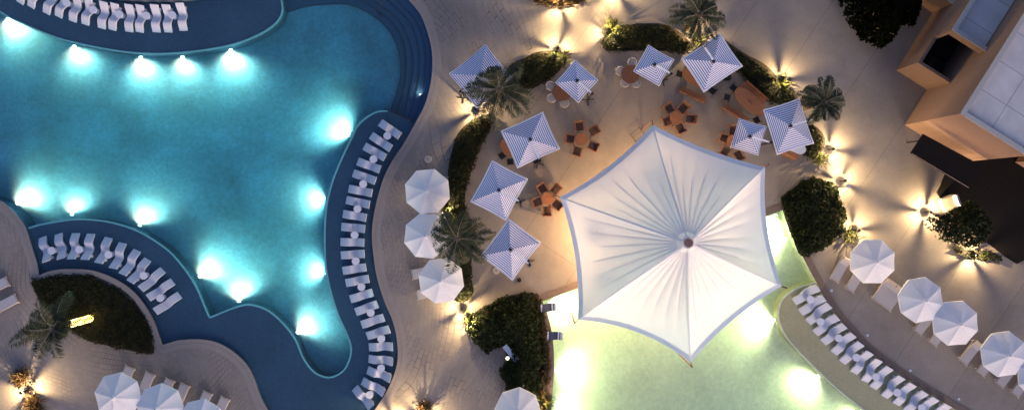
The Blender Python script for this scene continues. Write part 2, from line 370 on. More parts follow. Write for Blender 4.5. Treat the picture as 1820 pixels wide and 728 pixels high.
step_curves = [
    [(500, 16), (530, 6), (556, 2), (605, 0), (638, 10), (670, 31), (691, 56), (704, 86), (708, 122), (701, 158), (688, 195)],
    [(560, -12), (610, -12), (645, 0), (688, 30), (709, 59), (718, 96), (717, 138), (709, 175), (701, 199)],
    [(580, -28), (630, -20), (665, 0), (704, 30), (722, 63), (731, 99), (728, 142), (721, 175), (713, 204)],
    [(600, -45), (650, -30), (690, 0), (721, 30), (736, 59), (743, 96), (742, 132), (734, 175), (722, 208)],
    [(620, -60), (670, -40), (706, 0), (734, 30), (749, 63), (755, 99), (752, 142), (744, 183), (732, 213)]]
main_ledge = smooth([(688, 195), (668, 197), (648, 208), (632, 224), (623, 243), (613, 263), (598, 296), (587, 325), (578, 362), (574.5, 405), (575, 460), (579, 493), (587, 526), (598, 560),
         (611, 589), (621, 616), (618, 640), (606, 660), (583, 670), (558, 661), (539, 637), (528, 611), (517, 592), (495, 567), (473, 550), (451, 542), (432, 541), (405, 549), (371, 563)], 5) \
    + smooth([(370, 562), (361, 541), (350, 515), (335, 489), (316, 464), (297, 444), (264, 421), (237, 407), (204, 396), (171, 390), (132, 388), (99, 392), (66, 398), (46, 404)], 5)
pool2 = [(963, 535)] + [(1028, 511), (1393, 372)] + smooth([(1393, 372), (1406, 411), (1426, 454), (1449, 498), (1472, 538), (1492, 567), (1514, 591), (1532, 612), (1556, 633), (1590, 659), (1630, 685), (1672, 711), (1700, 728), (1790, 775)], 5) \
    + [(1790, 900), (985, 900)] + smooth([(979, 740), (982, 697), (984.5, 658), (984, 618), (980, 586), (972, 555), (963, 535)], 4)
pool2 = ccw(w2(pool2))
ledge2 = smooth([(1452, 500), (1424, 509), (1399, 523), (1387, 541), (1384, 566), (1395, 594), (1417, 622), (1449, 654), (1484, 688), (1516, 714), (1550, 740), (1620, 790)], 5)

# ---------------------------------------------------------------- ground, decks, pools
BIG = [(-260, -260), (260, -260), (260, 260), (-260, 260)]
tag(MB().sheet(BIG, [pool1, pool2], 0).build('ground', M['plaza']), 'pale concrete plaza with saw-cut joints between the pools', 'ground', kind='structure')
pav = w2([(-4000, -2500), (1010, -2500), (965, -100), (962, 60), (925, 120), (870, 175), (838, 240), (815, 310), (812, 450), (818, 540), (850, 600), (905, 640), (945, 690), (960, 800), (960, 3000), (-4000, 3000)])
tag(MB().sheet(pav, [offset(pool1, .0)], .004).build('paved_deck', M['paver']), 'curved rows of grey brown pavers round the blue pool', 'paving', kind='structure')

def coping(name, outline, ws, z, m, label):
    b = MB(); d = 0
    for i, w in enumerate(ws):
        o = offset(outline, d); b.strip(o, w-.02, z-.003*i, .06, True, -1); d += w
    return tag(fixn(b.build(name, m)), label, 'coping', kind='structure')
coping('pool_coping', pool1, [.30, .42], .03, M['coping'], 'stone coping round the blue pool')
coping('pool_coping', pool2, [.55], .05, M['curb'], 'brown stone curb round the glowing green pool')
# walls of the basins
def basin(outline, z, m, name):
    b = MB(); n = len(outline); vs = [(x, y, 0.0) for x, y in outline]+[(x, y, z) for x, y in outline]
    b.add(vs, [(i, (i+1) % n, (i+1) % n+n, i+n) for i in range(n)]); return tag(b.build(name, m), kind='structure')
basin(pool1, -1.7, M['tile'], 'pool_wall'); basin(pool2, -1.5, M['ptile'], 'pool_wall')
tag(MB().prism(offset(pool1, .4), -1.8, -1.35, True).build('pool_floor', M['deep']), kind='structure')
tag(MB().prism(offset(pool2, .3), -1.6, -1.15, True).build('pool_floor', M['ptile']), kind='structure')
LZ = -.28; WZ = -.07
def wz(pts, z): return [P(u, v, 0).xy for u, v in pts]
tl = top_ledge + [(480, -400), (-400, -400)]
tag(MB().prism(wz(tl, LZ), -1.5, LZ).build('pool_ledge', M['tile']), kind='structure')
ml = main_ledge + [(10, 440), (10, 900), (950, 900), (950, 235), (760, 228), (733, 216)]
tag(MB().prism(wz(ml, LZ), -1.51, LZ-.004).build('pool_ledge', M['tile']), kind='structure')
for i, c in enumerate(step_curves):
    c = smooth(c, 5); z = -1.12+.165*i
    poly = c + [(765, 232), (960, 225), (960, -300), (480-i*3, -300)] + ([(494, -60)] if i == 0 else [])
    tag(MB().prism(wz(poly, z), -1.45-.01*i, z).build('pool_step', M['steptile']), kind='structure')
    tag(fixn(MB().strip(w2(c), .07, z+.012, .05, False, 1).build('step_nosing', M['nosing'])), kind='structure')
for c, s in ((top_ledge, 1), (main_ledge, 1)):
    tag(fixn(MB().strip(w2(c), .13, LZ+.045, .3, False, s).build('ledge_lip', M['lip'])), kind='structure')
tag(MB().prism(w2(ledge2 + [(1900, 800), (1900, 300), (1500, 420)]), -1.4, LZ+.02).build('pool_ledge', M['oledge']), kind='structure')
tag(fixn(MB().strip(w2(ledge2), .13, LZ+.06, .3, False, 1).build('ledge_lip', M['ptile'])), kind='structure')
tag(MB().prism(offset(pool1, .04), -2.0, WZ).build('water', M['water']), 'still blue lagoon pool water', 'water', kind='structure')
tag(MB().prism(offset(pool2, .04), -1.9, WZ).build('water', M['gwater']), 'glowing pale green pool water', 'water', kind='structure')
def handrail(a, b, label):
    t = empty('handrail', P(*a), ang(a, b), label, 'handrail', 'handrails on the pool steps'); L = (P(*a)-P(*b)).length
    MB().tube([(0, 0, -.9), (0, 0, .35), (.1, 0, .45), (L-.1, 0, .75), (L, 0, .65), (L, 0, -.3)], .03).build('rail', M['dark'], t)
    for x in (0.0, L): MB().cyl((x, 0, -1.0 if x == 0 else -.5), .06, .08).build('foot_flange', M['dark'], t)
handrail((672, 22), (688, -1), 'dark handrail crossing the upper part of the curved pool steps')
handrail((684, 194), (731, 215), 'dark handrail between the pool steps and the long lounger ledge')

# ---------------------------------------------------------------- pool lights
def pool_light(u, v, du, dv, z, energy, label, col=(1.0, 1.0, .74), cone=158, down=.06, vis=True, blend=1.0, r=.22):
    a = math.atan2(-dv, du); t = empty('pool_light', P(u, v, 0)+Vector((0, 0, z)), a, label, 'pool light', 'underwater pool lights')
    MB().tube([(0.0, 0, 0), (.04, 0, 0)], .14, 16).build('bezel', M['steel'], t)
    MB().tube([(.035, 0, 0), (.055, 0, 0)], .105, 16).build('lens', M['plens'], t)
    ld = bpy.data.lights.new('pool_lamp', 'SPOT'); ld.energy = energy*random.uniform(.8, 1.25); ld.color = col; ld.spot_size = R(cone); ld.spot_blend = blend; ld.shadow_soft_size = r
    o = bpy.data.objects.new('lamp', ld); COL.objects.link(o); o.parent = t; o.location = (.16, 0, .02)
    o.rotation_euler = Vector((-1, 0, down)).to_track_quat('Z', 'Y').to_euler()
    return t
E1 = 950
TOPL = [(2, 26, .45, 1), (121, 76, .2, 1), (241, 95.5, .1, 1), (316, 95, .05, 1), (403, 82.5, .1, 1)]
w_ = ['outermost left in the wall under the upper lounger ledge', 'in the upper ledge wall below the third of its loungers', 'in the upper ledge wall below the middle loungers',
      'in the upper ledge wall below the right end table', 'brightest, in the upper ledge wall right of its loungers']
for (u, v, a, b), s in zip(TOPL, w_): pool_light(u, v+1, a, b, -.75, E1*(1.3 if u > 400 or u < 50 else 1), 'underwater light ' + s)
for (u, v, a, b, e), s in zip([(16, 364, .8, -.6, 1.3), (117, 386, .1, -1, .9), (238, 405, .35, -1, 1.1), (344, 496, .8, -.7, 1.6), (418, 542, 0, -1, 1.4), (520, 596, .7, -.5, 1.3),
                          (578, 488, -1, -.2, 1.1), (578.5, 351, -1, .1, 1.1), (621, 243, -.7, -.5, 1.7)],
                         ['on the left bank by the lower left lounger ledge', 'in the wall behind the lower left lounger arc', 'in the wall above the middle of the lower left loungers',
                          'at the outer corner right of the lower left loungers', 'in the notch between the two lower ledges', 'on the narrow neck left of the long ledge foot',
                          'in the long ledge wall level with its thirteenth lounger', 'in the long ledge wall level with its seventh lounger', 'in the long ledge wall beside the curved steps']):
    d = Vector((a, b)).normalized()
    pool_light(u+d.x*3, v+d.y*3, a, b, -.72, E1*e, 'round underwater light ' + s)
pool_light(747, 168, -.4, -.7, -.30, 14, 'small bright light set in the curved pool steps', cone=150, down=.8)
E2 = 850; YC = (1.0, .99, .60)
for u, v, a, b, e, s in [(975, 540, .8, .35, 1, 'at the upper left corner under the brown curb'), (986, 660, 1, .1, 1.3, 'in the left wall beside the dry shrubs'), (1382, 570, -1, .2, 1.1, 'on the round nose of the ledge'),
                         (1461, 669, -.6, .6, 1, 'in the ledge wall beside the lower loungers'), (1404, 425, -1, .2, .7, 'in the right wall near the clipped round bush'), (1384, 381, -.3, 1, .35, 'near the top right corner'),
                         (1070, 500, .3, 1, .9, 'in the top wall beneath the left half of the tent'), (1230, 440, .3, 1, .9, 'in the top wall beneath the tent mast'), (984, 740, 1, -.2, .9, 'low on the left wall at the bottom frame edge'),
                         (1550, 745, -.6, .4, 1, 'further down the ledge wall past the last lounger')]:
    pool_light(u, v, a, b, -.55, E2*e, 'green pool light ' + s, YC, 170, .05, blend=1.0)

# ---------------------------------------------------------------- in-water loungers and tables
def wave_z(s):
    ks = [(0, -.24), (.12, -.10), (.22, .03), (.36, .12), (.47, -.04), (.56, -.14), (.66, -.10), (.8, .16), (.92, .38), (1, .48)]
    xs, zs = zip(*ks); return float(np.interp(s, xs, zs))
def make_wave():
    t = empty('in_water_lounger'); L = 2.02; W = .64; n = 24; b = MB(); vs = []
    zz = [wave_z(i/n) for i in range(n+1)]; zz = [zz[max(i-1, 0)]*.25+zz[i]*.5+zz[min(i+1, n)]*.25 for i in range(n+1)]
    for i in range(n+1):
        x = -L/2+L*i/n; z = zz[i]+.28
        zb = max(0.0, z-.16)
        for y, q in ((-W/2, zb), (-W/2, z-.02), (-W/2+.03, z), (W/2-.03, z), (W/2, z-.02), (W/2, zb)): vs.append((x, y, q))
    fs = []
    for i in range(n):
        for k in range(6): fs.append((i*6+k, i*6+(k+1) % 6, (i+1)*6+(k+1) % 6, (i+1)*6+k))
    fs += [(5, 4, 3, 2, 1, 0), tuple(n*6+k for k in range(6))]
    b.add(vs, fs, False); fixn(b.build('shell', M['white'], t))
    MB().box((L*.38, 0, .17), (.22, W*.8, .34)).build('back_support', M['white'], t)
    return t
def make_disc():
    t = empty('pool_side_table'); MB().cyl((0, 0, .50), .30, .05, 28).build('table_top', M['wtable'], t)
    MB().cyl((0, 0, .04), .07, .46, 12).build('stem', M['white'], t); MB().cyl((0, 0, 0), .22, .04, 20).build('base', M['white'], t); return t
wave = make_wave(); disc = make_disc(); children_index()
def o2(ox, oy, s, l): return [(ox+a/s, oy+b/s) for a, b in l]
main_f = o2(580, 200, 4.55, [(433, 80), (360, 182), (305, 270), (252, 392), (215, 490), (178, 610)]) + o2(580, 340, 4.55, [(158, 68), (130, 183), (118, 287), (106, 408), (112, 517), (127, 640)]) \
    + o2(580, 480, 4.55, [(150, 108), (185, 232), (225, 340), (273, 445), (315, 535), (337, 620)]) + o2(600, 600, 5.687, [(305, 210), (298, 325), (250, 435), (180, 507)])
main_h = o2(580, 200, 4.55, [(592, 190), (523, 288), (477, 367), (432, 463), (400, 552), (370, 653)]) + o2(580, 340, 4.55, [(350, 105), (327, 214), (315, 308), (310, 413), (312, 502), (327, 607)]) \
    + o2(580, 480, 4.55, [(350, 67), (383, 175), (420, 268), (475, 375), (515, 472), (540, 618)]) + o2(600, 600, 5.687, [(565, 243), (535, 413), (465, 560), (330, 695)])
main_t = o2(580, 200, 4.55, [(493, 188), (381, 377), (298, 578)]) + o2(580, 340, 4.55, [(252, 141), (228, 352), (237, 564)]) + o2(580, 480, 4.55, [(283, 135), (358, 343), (444, 552)]) + o2(600, 600, 5.687, [(438, 306), (322, 575)])
top_f = [(33, 5.5), (53.3, 12.6), (80.2, 23.6), (102.2, 30.2), (128.6, 38), (150.5, 43.4), (181, 49.7), (199.8, 52.7), (228.4, 55.5), (248.7, 56.6), (277.8, 56), (298.7, 56.6), (325.6, 53.3)]
top_h = [(48, -38), (67, -31), (92, -21), (113, -15), (135, -8), (156, -3), (183, 3), (202.5, 6), (226.7, 9.3), (247.6, 9.9), (272.9, 9.7), (293.7, 9.7), (317.9, 7.1)]
top_t = [(118, 5.5), (165.4, 17.6), (211.9, 25.8), (259.7, 28), (305.8, 26.9)]
arc_f = o2(50, 400, 4.55, [(113, 98), (245, 75), (385, 70), (507, 75), (645, 108), (763, 148), (878, 210), (963, 282), (1085, 367), (1163, 460), (1218, 565)])
arc_h = o2(50, 400, 4.55, [(140, 290), (257, 265), (345, 268), (453, 273), (565, 300), (683, 343), (760, 388), (825, 450), (912, 510), (972, 580), (1033, 692)])
arc_t = o2(50, 400, 4.55, [(188, 205), (412, 197), (648, 238), (932, 407), (1067, 587)])
gr_f = o2(1400, 490, 4.55, [(60, 205), (112, 292), (167, 370), (228, 460), (295, 530), (378, 615), (445, 695)]) + o2(1360, 470, 2.822, [(450, 530), (502, 572), (545, 607), (602, 653), (662, 688), (715, 724), (775, 757), (840, 790)])
gr_h = o2(1400, 490, 4.55, [(240, 100), (290, 180), (335, 245), (395, 335), (452, 405), (525, 482), (590, 550)]) + o2(1360, 470, 2.822, [(525, 447), (563, 490), (620, 527), (680, 575), (738, 608), (795, 650), (850, 682), (910, 718)])
gr_t = o2(1400, 490, 4.55, [(185, 190), (265, 370), (413, 502), (555, 658)]) + o2(1360, 470, 2.822, [(555, 562), (662, 640), (785, 717)])
for fs, hs, ts, where, frm, lz in ((main_f, main_h, main_t, 'on the long curved ledge', 'down from the pool steps', LZ), (top_f, top_h, top_t, 'on the upper pool ledge', 'from the left picture edge', LZ),
                         (arc_f, arc_h, arc_t, 'round the dark planting bed', 'from the left bank', LZ), (gr_f, gr_h, gr_t, 'on the beige green-pool ledge', 'down from the tent end', LZ+.02)):
    for i, (f, h) in enumerate(zip(fs, hs)):
        a = P(f[0], f[1], -.2); b = P(h[0], h[1], .45); m = (a+b)/2
        dup(wave, (m.x+random.gauss(0, .015), m.y+random.gauss(0, .015), lz), math.atan2(b.y-a.y, b.x-a.x)+random.gauss(0, .015), f'{ORD[i]} white wave lounger {frm} {where}', 'pool lounger', 'white wave-shaped loungers standing in shallow water')
    for i, q in enumerate(ts):
        m = P(q[0], q[1], .25); dup(disc, (m.x, m.y, lz), 0, f'{ORD[i]} small white table {frm} {where}', 'side table', 'small round tables between the in-water loungers')

# ---------------------------------------------------------------- tensile tent
def tent():
    zc = 4.0; C = [P(u, v, zc) for u, v in [(1160, 222), (1360, 297), (1390, 508), (1228, 643), (1027, 568), (995, 350)]]
    za = 8.3; A = P(1222, 431, za); t = empty('tent', (A.x, A.y, 0), 0, 'huge white six-cornered tensile tent glowing beside the green pool', 'tent')
    o = Vector((A.x, A.y, 0)); C = [c-o for c in C]; sag = [.25, .42, .36, .66, .48, .42]
    K = 56; NR = 30
    def edge(i, s):
        a, b = C[i], C[(i+1) % 6]; p = a.lerp(b, s); n = Vector((-(b-a).y, (b-a).x, 0)).normalized()
        if n.dot(p) > 0: n = -n
        return p+n*sag[i]*4*s*(1-s)+Vector((0, 0, -.15*4*s*(1-s)))
    rnd = [[random.uniform(.5, 1.4) for _ in range(8)] for _ in range(6)]
    def pt(i, s, r, dz=0):
        e = edge(i, s); th = math.atan2(e.y, e.x); ring = Vector((math.cos(th)*.42, math.sin(th)*.42, za))
        p = ring.lerp(e, r); rid = abs(2*s-1)**1.6
        pw = 1.7-.36*rid
        z = e.z+(za-e.z)*(1-r)**pw
        ph = s*7
        w = abs(math.sin(math.pi*ph))
        am = .12*rnd[i][min(int(ph), 6)]*math.sin(math.pi*min(1, r*1.02))**.7*(1-r)**1.1*1.6
        z += (w-.6)*am*min(1, 4*r)*(1-rid**4)+.10*rid**6*math.sin(math.pi*r)
        return Vector((p.x, p.y, z+dz))
    vs = []; fs = []; N = 6*K
    for r in range(NR+1):
        for i in range(6):
            for k in range(K): vs.append(pt(i, k/K, (r/NR)**1.15))
    for r in range(NR):
        for k in range(N): fs.append((r*N+k, (r+1)*N+k, (r+1)*N+(k+1) % N, r*N+(k+1) % N))
    MB().add(vs, fs, True).build('canopy', M['tent'], t)
    # hem band all round
    b = MB(); vs = []; fs = []
    for i in range(6):
        for k in range(K):
            s = k/K
            vs += [pt(i, s, .95, .012), pt(i, s, 1.0, .012), pt(i, s, 1.0, -.008), pt(i, s, .95, -.008)]
    for k in range(N):
        for q in range(4): fs.append((k*4+q, k*4+(q+1) % 4, ((k+1) % N)*4+(q+1) % 4, ((k+1) % N)*4+q))
    fixn(b.add(vs, fs, False).build('hem_band', M['tentband'], t))
    def ribbon(f, w0, w1, name, m, r0, r1, dz, n=16):
        vs = []; fs = []
        for j in range(n+1):
            r = r0+(r1-r0)*j/n; a = f(r); b2 = f(r+.01); d = (b2-a); d.z = 0; d.normalize(); sd_ = Vector((-d.y, d.x, 0)); w = w0+(w1-w0)*j/n
            for q, zz in ((-1, dz), (1, dz), (1, dz-.012), (-1, dz-.012)): vs.append(a+sd_*w*q+Vector((0, 0, zz)))
        for j in range(n):
            for q in range(4): fs.append((j*4+q, j*4+(q+1) % 4, (j+1)*4+(q+1) % 4, (j+1)*4+q))
        fs += [(0, 1, 2, 3), tuple(n*4+q for q in (3, 2, 1, 0))]
        return fixn(MB().add(vs, fs, False).build(name, m, t))
    for i in range(6):
        ribbon(lambda r: pt(i, 0, r), .06, .045, 'corner_seam', M['tent'], .0, .99, .022)
        for k in range(1, 7):
            s = k/7.0; ribbon(lambda r: pt(i, s, r), .06, .03, 'radial_strap', M['tentrib'], .04, random.uniform(.45, .84), -.012)
    MB().tube([(0, 0, 0), (0, 0, za+.25)], .11, 14).build('mast', M['steel'], t)
    MB().cyl((0, 0, za-.02), .46, .14, 24, .40).build('mast_collar', M['canvas'], t)
    MB().cyl((0, 0, za+.24), .30, .10, 24, .28).build('mast_cap', M['bronze'], t)
    for c in C:
        d = Vector((c.x, c.y, 0)).normalized(); top = c+d*.32+Vector((0, 0, .12)); ft = Vector((c.x, c.y, 0))+d*.15
        MB().tube([ft+Vector((0, 0, -.4)), top], [.07, .06], 10).build('corner_post', M['bronze'], t)
        MB().tube([top, c], .03, 6).build('corner_shackle', M['dark'], t)
    return t, o
tent_o, TO = tent()
for dx, dy, e, s in ((-5.6, .6, 700, 'left'), (-1.2, 4.2, 480, 'right'), (1.8, -3.0, 110, 'lower'), (-4.8, -2.8, 420, 'poolward')):
    t = empty('pendant_lamp', TO+Vector((dx, dy, 2.4)), 0, f'warm pendant lamp hanging under the {s} part of the tent', 'pendant lamp', 'pendant lamps under the tent')
    MB().tube([(0, 0, .1), (0, 0, 2.4)], .012, 6).build('cord', M['dark'], t); MB().cyl((0, 0, -.02), .16, .18, 16, .05).build('shade', M['dark'], t); 
    ld = bpy.data.lights.new('pendant', 'POINT'); ld.energy = e; ld.color = (1, .58, .24) if s != 'lower' else (1, .72, .45); ld.shadow_soft_size = .15
    q = bpy.data.objects.new('lamp', ld); COL.objects.link(q); q.parent = t; q.location = (0, 0, -.15)

# ---------------------------------------------------------------- white octagonal umbrellas
def make_umb():
    t = empty('octagonal_umbrella'); Rr = 1.78; n = 8; b = MB(); vs = [(0, 0, 2.98)]; NR = 5
    for j in range(1, NR+1):
        r = j/NR
        for k in range(n*4):
            a = 2*math.pi*k/(n*4)+math.pi/8; sec = (k % 4)/4; cs = math.cos(math.pi/8)/math.cos(abs(sec-.5)*0+ (sec*math.pi/4-math.pi/8)) ; rr = Rr*r*cs
            dip = .05*math.sin(math.pi*sec)*r
            vs.append((rr*math.cos(a), rr*math.sin(a), 2.98-.62*r**1.12-dip))
    N = n*4; fs = [(0, 1+k, 1+(k+1) % N) for k in range(N)]
    for j in range(NR-1):
        for k in range(N): fs.append((1+j*N+k, 1+(j+1)*N+k, 1+(j+1)*N+(k+1) % N, 1+j*N+(k+1) % N))
    # valance
    k0 = 1+(NR-1)*N; m = len(vs); vs += [(x*1.002, y*1.002, z-.10) for x, y, z in vs[k0:k0+N]]
    fs += [(k0+k, m+k, m+(k+1) % N, k0+(k+1) % N) for k in range(N)]
    b.add(vs, fs, False).build('canopy', M['canvas'], t)
    v2 = [(0, 0, 3.08)]+[(.24*math.cos(math.pi*k/4+math.pi/8), .24*math.sin(math.pi*k/4+math.pi/8), 2.97) for k in range(8)]
    MB().add(v2, [(0, 1+k, 1+(k+1) % 8) for k in range(8)]).build('vent_cap', M['canvas'], t)
    MB().tube([(0, 0, 3.0), (0, 0, 3.16)], [.035, .02], 8).build('finial', M['dark'], t)
    MB().tube([(0, 0, 0), (0, 0, 2.95)], .03, 10).build('pole', M['steel'], t)
    MB().cyl((0, 0, 0), .32, .08, 20).build('base', M['wicker'], t)
    for k in range(8):
        a = 2*math.pi*k/8+math.pi/8; MB().tube([(.05*math.cos(a), .05*math.sin(a), 2.90), (Rr*.97*math.cos(a), Rr*.97*math.sin(a), 2.30)], .012, 5).build('rib', M['steel'], t)
    return t
umb = make_umb(); children_index()
for i, (u, v, rot, s) in enumerate([(760.5, 340, 5, 'nearest the daybed, topmost left of the long narrow hedge'), (759, 420, -6, 'half hidden beneath a palm left of the narrow hedge'), (783, 498, 8, 'below the palm and beside two bright path lights'),
                     (921, 728, 18, 'at the bottom picture edge beside the dry shrubs'), (208, 702, 14, 'leftmost of three over the loungers at bottom left'), (283, 724, 20, 'middle of three over the loungers at bottom left'), (357, 748, 12, 'rightmost of three over the loungers at bottom left, mostly cut off'),
                     (1552, 463, 0, 'nearest the clipped round bush on the right deck'), (1636, 533, 10, 'beside the double daybed on the right deck'), (1700, 573, 4, 'middle of the right deck row, touching its left neighbour'), (1785, 629, 8, 'near the right picture edge above four grey loungers'), (1852, 668, 0, 'cut off by the right picture edge')]):
    m = P(u, v, 2.4); o_ = dup(umb, (m.x, m.y, 0), R(rot), 'white octagonal parasol ' + s, 'umbrella', 'white octagonal parasols over the deck loungers'); o_.rotation_euler.x = R(random.uniform(-1.5, 1.5)); o_.rotation_euler.y = R(random.uniform(-1.5, 1.5))

# ---------------------------------------------------------------- striped square cantilever umbrellas
def stripe_umb(c, edge_i, label, over=.3, z=2.55):
    """c: four canopy corners in order; the arm crosses the middle of edge edge_i"""
    q = [P(u, v, z) for u, v in c]; ctr = sum(q, Vector())/4; a = ((q[1]-q[0]).length+(q[2]-q[3]).length)/2; b = ((q[2]-q[1]).length+(q[3]-q[0]).length)/2
    ax = (q[1]-q[0]+q[2]-q[3]); rz = math.atan2(ax.y, ax.x)
    t = empty('striped_umbrella', (ctr.x, ctr.y, 0), rz, label, 'umbrella', 'blue striped square cantilever parasols on the plaza')
    ha, hb = a/2, b/2; h = .26*(ha+hb)/2; vs = []; fs = []; uv = []
    me = bpy.data.meshes.new('canopy'); cs = [(-ha, -hb), (ha, -hb), (ha, hb), (-ha, hb)]; n = 5; nv = 0
    for k in range(4):
        x0, y0 = cs[k]; x1, y1 = cs[(k+1) % 4]
        for j in range(n+1):
            r = j/n
            for s in range(5):
                w = s/4; x = (x0+(x1-x0)*w)*r; y = (y0+(y1-y0)*w)*r; d = .06*math.sin(math.pi*w)*r
                vs.append((x*(1-.03*math.sin(math.pi*w)), y*(1-.03*math.sin(math.pi*w)), z+h*(1-r)**1.1-d)); uv.append((r*(ha+hb)/2/.145, 0))
        for j in range(n):
            for s in range(4): fs.append((nv+j*5+s, nv+(j+1)*5+s, nv+(j+1)*5+s+1, nv+j*5+s+1))
        nv += (n+1)*5
    me.from_pydata(vs, [], fs); me.update(); ul = me.uv_layers.new(name='UVMap')
    for lp in me.loops: ul.data[lp.index].uv = uv[lp.vertex_index]
    me.materials.append(M['stripe']); o = bpy.data.objects.new('canopy', me); COL.objects.link(o); o.parent = t
    bb = MB()
    for k in range(4):
        x0, y0 = cs[k]; x1, y1 = cs[(k+1) % 4]; pts = []
        for s in range(9):
            w = s/8; x = x0+(x1-x0)*w; y = y0+(y1-y0)*w; g = 1-.03*math.sin(math.pi*w); pts.append((x*g, y*g, z-.06*math.sin(math.pi*w)))
        bb.tube(pts, .028, 6)
    bb.build('white_border', M['canvas'], t)
    MB().cyl((0, 0, z+h-.03), .14, .16, 12, .08).build('hub', M['dark'], t)
    mid = Vector(((cs[edge_i][0]+cs[(edge_i+1) % 4][0])/2, (cs[edge_i][1]+cs[(edge_i+1) % 4][1])/2, 0)); d = mid.normalized(); e = mid+d*over
    sd_ = math.atan2(d.y, d.x); L = e.length
    MB().box((e.x*.54, e.y*.54, z+h+.12), (L*.90, .12, .07), sd_).build('arm', M['armw'], t)
    MB().box((e.x, e.y, (z+h+.2)/2), (.10, .10, z+h+.12), sd_).build('post', M['dark'], t)
    MB().box((e.x, e.y, z+h+.12), (.20, .15, .16), sd_).build('arm_bracket', M['dark'], t)
    bs = MB()
    for k in (-1, 1):
        bs.box((e.x, e.y, .04 if k < 0 else .047), (.95, .06, .05), sd_+k*math.pi/4)
    bs.build('cross_base', M['dark'], t)
    return t
stripe_umb([(863, 80), (797, 132), (849, 192), (912, 140)], 1, 'striped square parasol half covered by the palm beside the stone path', .2)
stripe_umb([(1023, 107), (1063, 143), (1028, 182), (987, 147)], 1, 'small striped parasol over the table with three white tub chairs', .35)
stripe_umb([(1152, 80), (1197.5, 106), (1172, 153), (1126.5, 127)], 1, 'small striped parasol beside the table with four white tub chairs', .3)
stripe_umb([(1281, 60), (1320.6, 119), (1250, 163), (1210.5, 104)], 3, 'big striped parasol over a long table, directly below the topmost palm', .05)
stripe_umb([(966, 200), (995, 266), (919.6, 297), (889, 232)], 1, 'uppermost of the three big striped parasols along the narrow hedge', .2)
stripe_umb([(876, 285), (938.7, 319), (898.5, 391), (835, 358)], 1, 'middle of the three big striped parasols along the narrow hedge', .3)
stripe_umb([(905, 388), (961, 431), (911, 497.5), (853.6, 455)], 1, 'lowest of the three big striped parasols along the narrow hedge', .3)
stripe_umb([(1313, 210), (1361, 225), (1348.6, 276), (1299.6, 262)], 1, 'small striped parasol near the upper right tent corner', .5)
stripe_umb([(1357, 195), (1419, 176), (1448.6, 253.6), (1381, 275)], 1, 'big striped parasol touching the small dense palm at right', .3)

# ---------------------------------------------------------------- tables and chairs
def make_table(r, name, wood, label=None):
    t = empty(name); MB().cyl((0, 0, .70), r, .045, 32).build('table_top', wood, t); MB().cyl((0, 0, .03), .05, .67, 10).build('pedestal', M['dark'], t); MB().cyl((0, 0, 0), r*.55, .03, 20).build('base', M['dark'], t)
    return t
def make_armchair():
    t = empty('wooden_armchair')
    MB().box((0, 0, .43), (.50, .46, .05)).build('seat', M['sling'], t)
    from mathutils import Matrix
    MB().box((-.30, 0, .66), (.05, .50, .42), 0, Matrix.Rotation(-.25, 3, 'Y')).build('backrest', M['sling'], t)
    MB().box((-.345, 0, .88), (.05, .60, .06)).build('top_rail', M['wood'], t)
    for s in (-1, 1): MB().box((-.02, s*.275, .65), (.60, .065, .035)).build('armrest', M['wood'], t)
    for x in (-.26, .25):
        for s in (-1, 1): MB().box((x, s*.275, .32), (.05, .05, .64)).build('leg', M['wood'], t)
    return t
def make_tub():
    t = empty('tub_chair'); MB().cyl((0, 0, .40), .27, .06, 22).build('seat', M['cush'], t)
    pts = [(.33*math.cos(a), .33*math.sin(a), .68+.06*math.cos(a-math.pi)) for a in np.linspace(R(55), R(305), 18)]; MB().tube(pts, .05, 8).build('back_ring', M['wicker'], t)
    for a in (60, 130, 180, 230, 300): MB().tube([(.30*math.cos(R(a)), .30*math.sin(R(a)), .0), (.33*math.cos(R(a)), .33*math.sin(R(a)), .66)], .015, 6).build('leg', M['wicker'], t)
    return t
def make_blackchair():
    t = empty('black_chair'); MB().box((0, 0, .44), (.46, .46, .05)).build('seat', M['black'], t); MB().box((-.24, 0, .68), (.04, .44, .38)).build('backrest', M['black'], t)
    for x, y in ((-.2, -.2), (-.2, .2), (.2, -.2), (.2, .2)): MB().tube([(x*1.5, y*1.5, 0), (x, y, .43)], .014, 6).build('leg', M['black'], t)
    for s in (-1, 1): MB().tube([(-.22, s*.25, .66), (.18, s*.27, .64), (.2, s*.25, .44)], .015, 6).build('armrest', M['black'], t)
    return t
def make_bench():
    t = empty('wooden_bench'); MB().box((0, 0, .42), (2.2, .50, .06)).build('seat', M['wood'], t); MB().box((0, -.26, .68), (2.2, .05, .34)).build('backrest', M['woodd'], t)
    for x in (-.95, .95): MB().box((x, 0, .2), (.08, .46, .39)).build('leg', M['woodd'], t)
    return t
rt = make_table(.50, 'round_table', M['wood']); ac = make_armchair(); ac.scale = (1.25, 1.25, 1.1); wt = make_table(.72, 'wide_round_table', M['woodd']); tub = make_tub(); bc = make_blackchair(); bn = make_bench(); children_index()
def table_set(tc, chairs, proto_t, proto_c, tl, cl, cat_c, gr, zc=.5):
    a = P(tc[0], tc[1], .72); dup(proto_t, (a.x, a.y, 0), random.random(), tl, 'table', 'round dining tables')
    for (u, v), s in zip(chairs, cl):
        b = P(u, v, zc); dup(proto_c, (b.x, b.y, 0), math.atan2(a.y-b.y, a.x-b.x)+random.uniform(-.1, .1), s, cat_c, gr)
G1 = 'wooden armchairs round the small tables'
dirs5 = ['top', 'upper right', 'lower right', 'bottom', 'left']
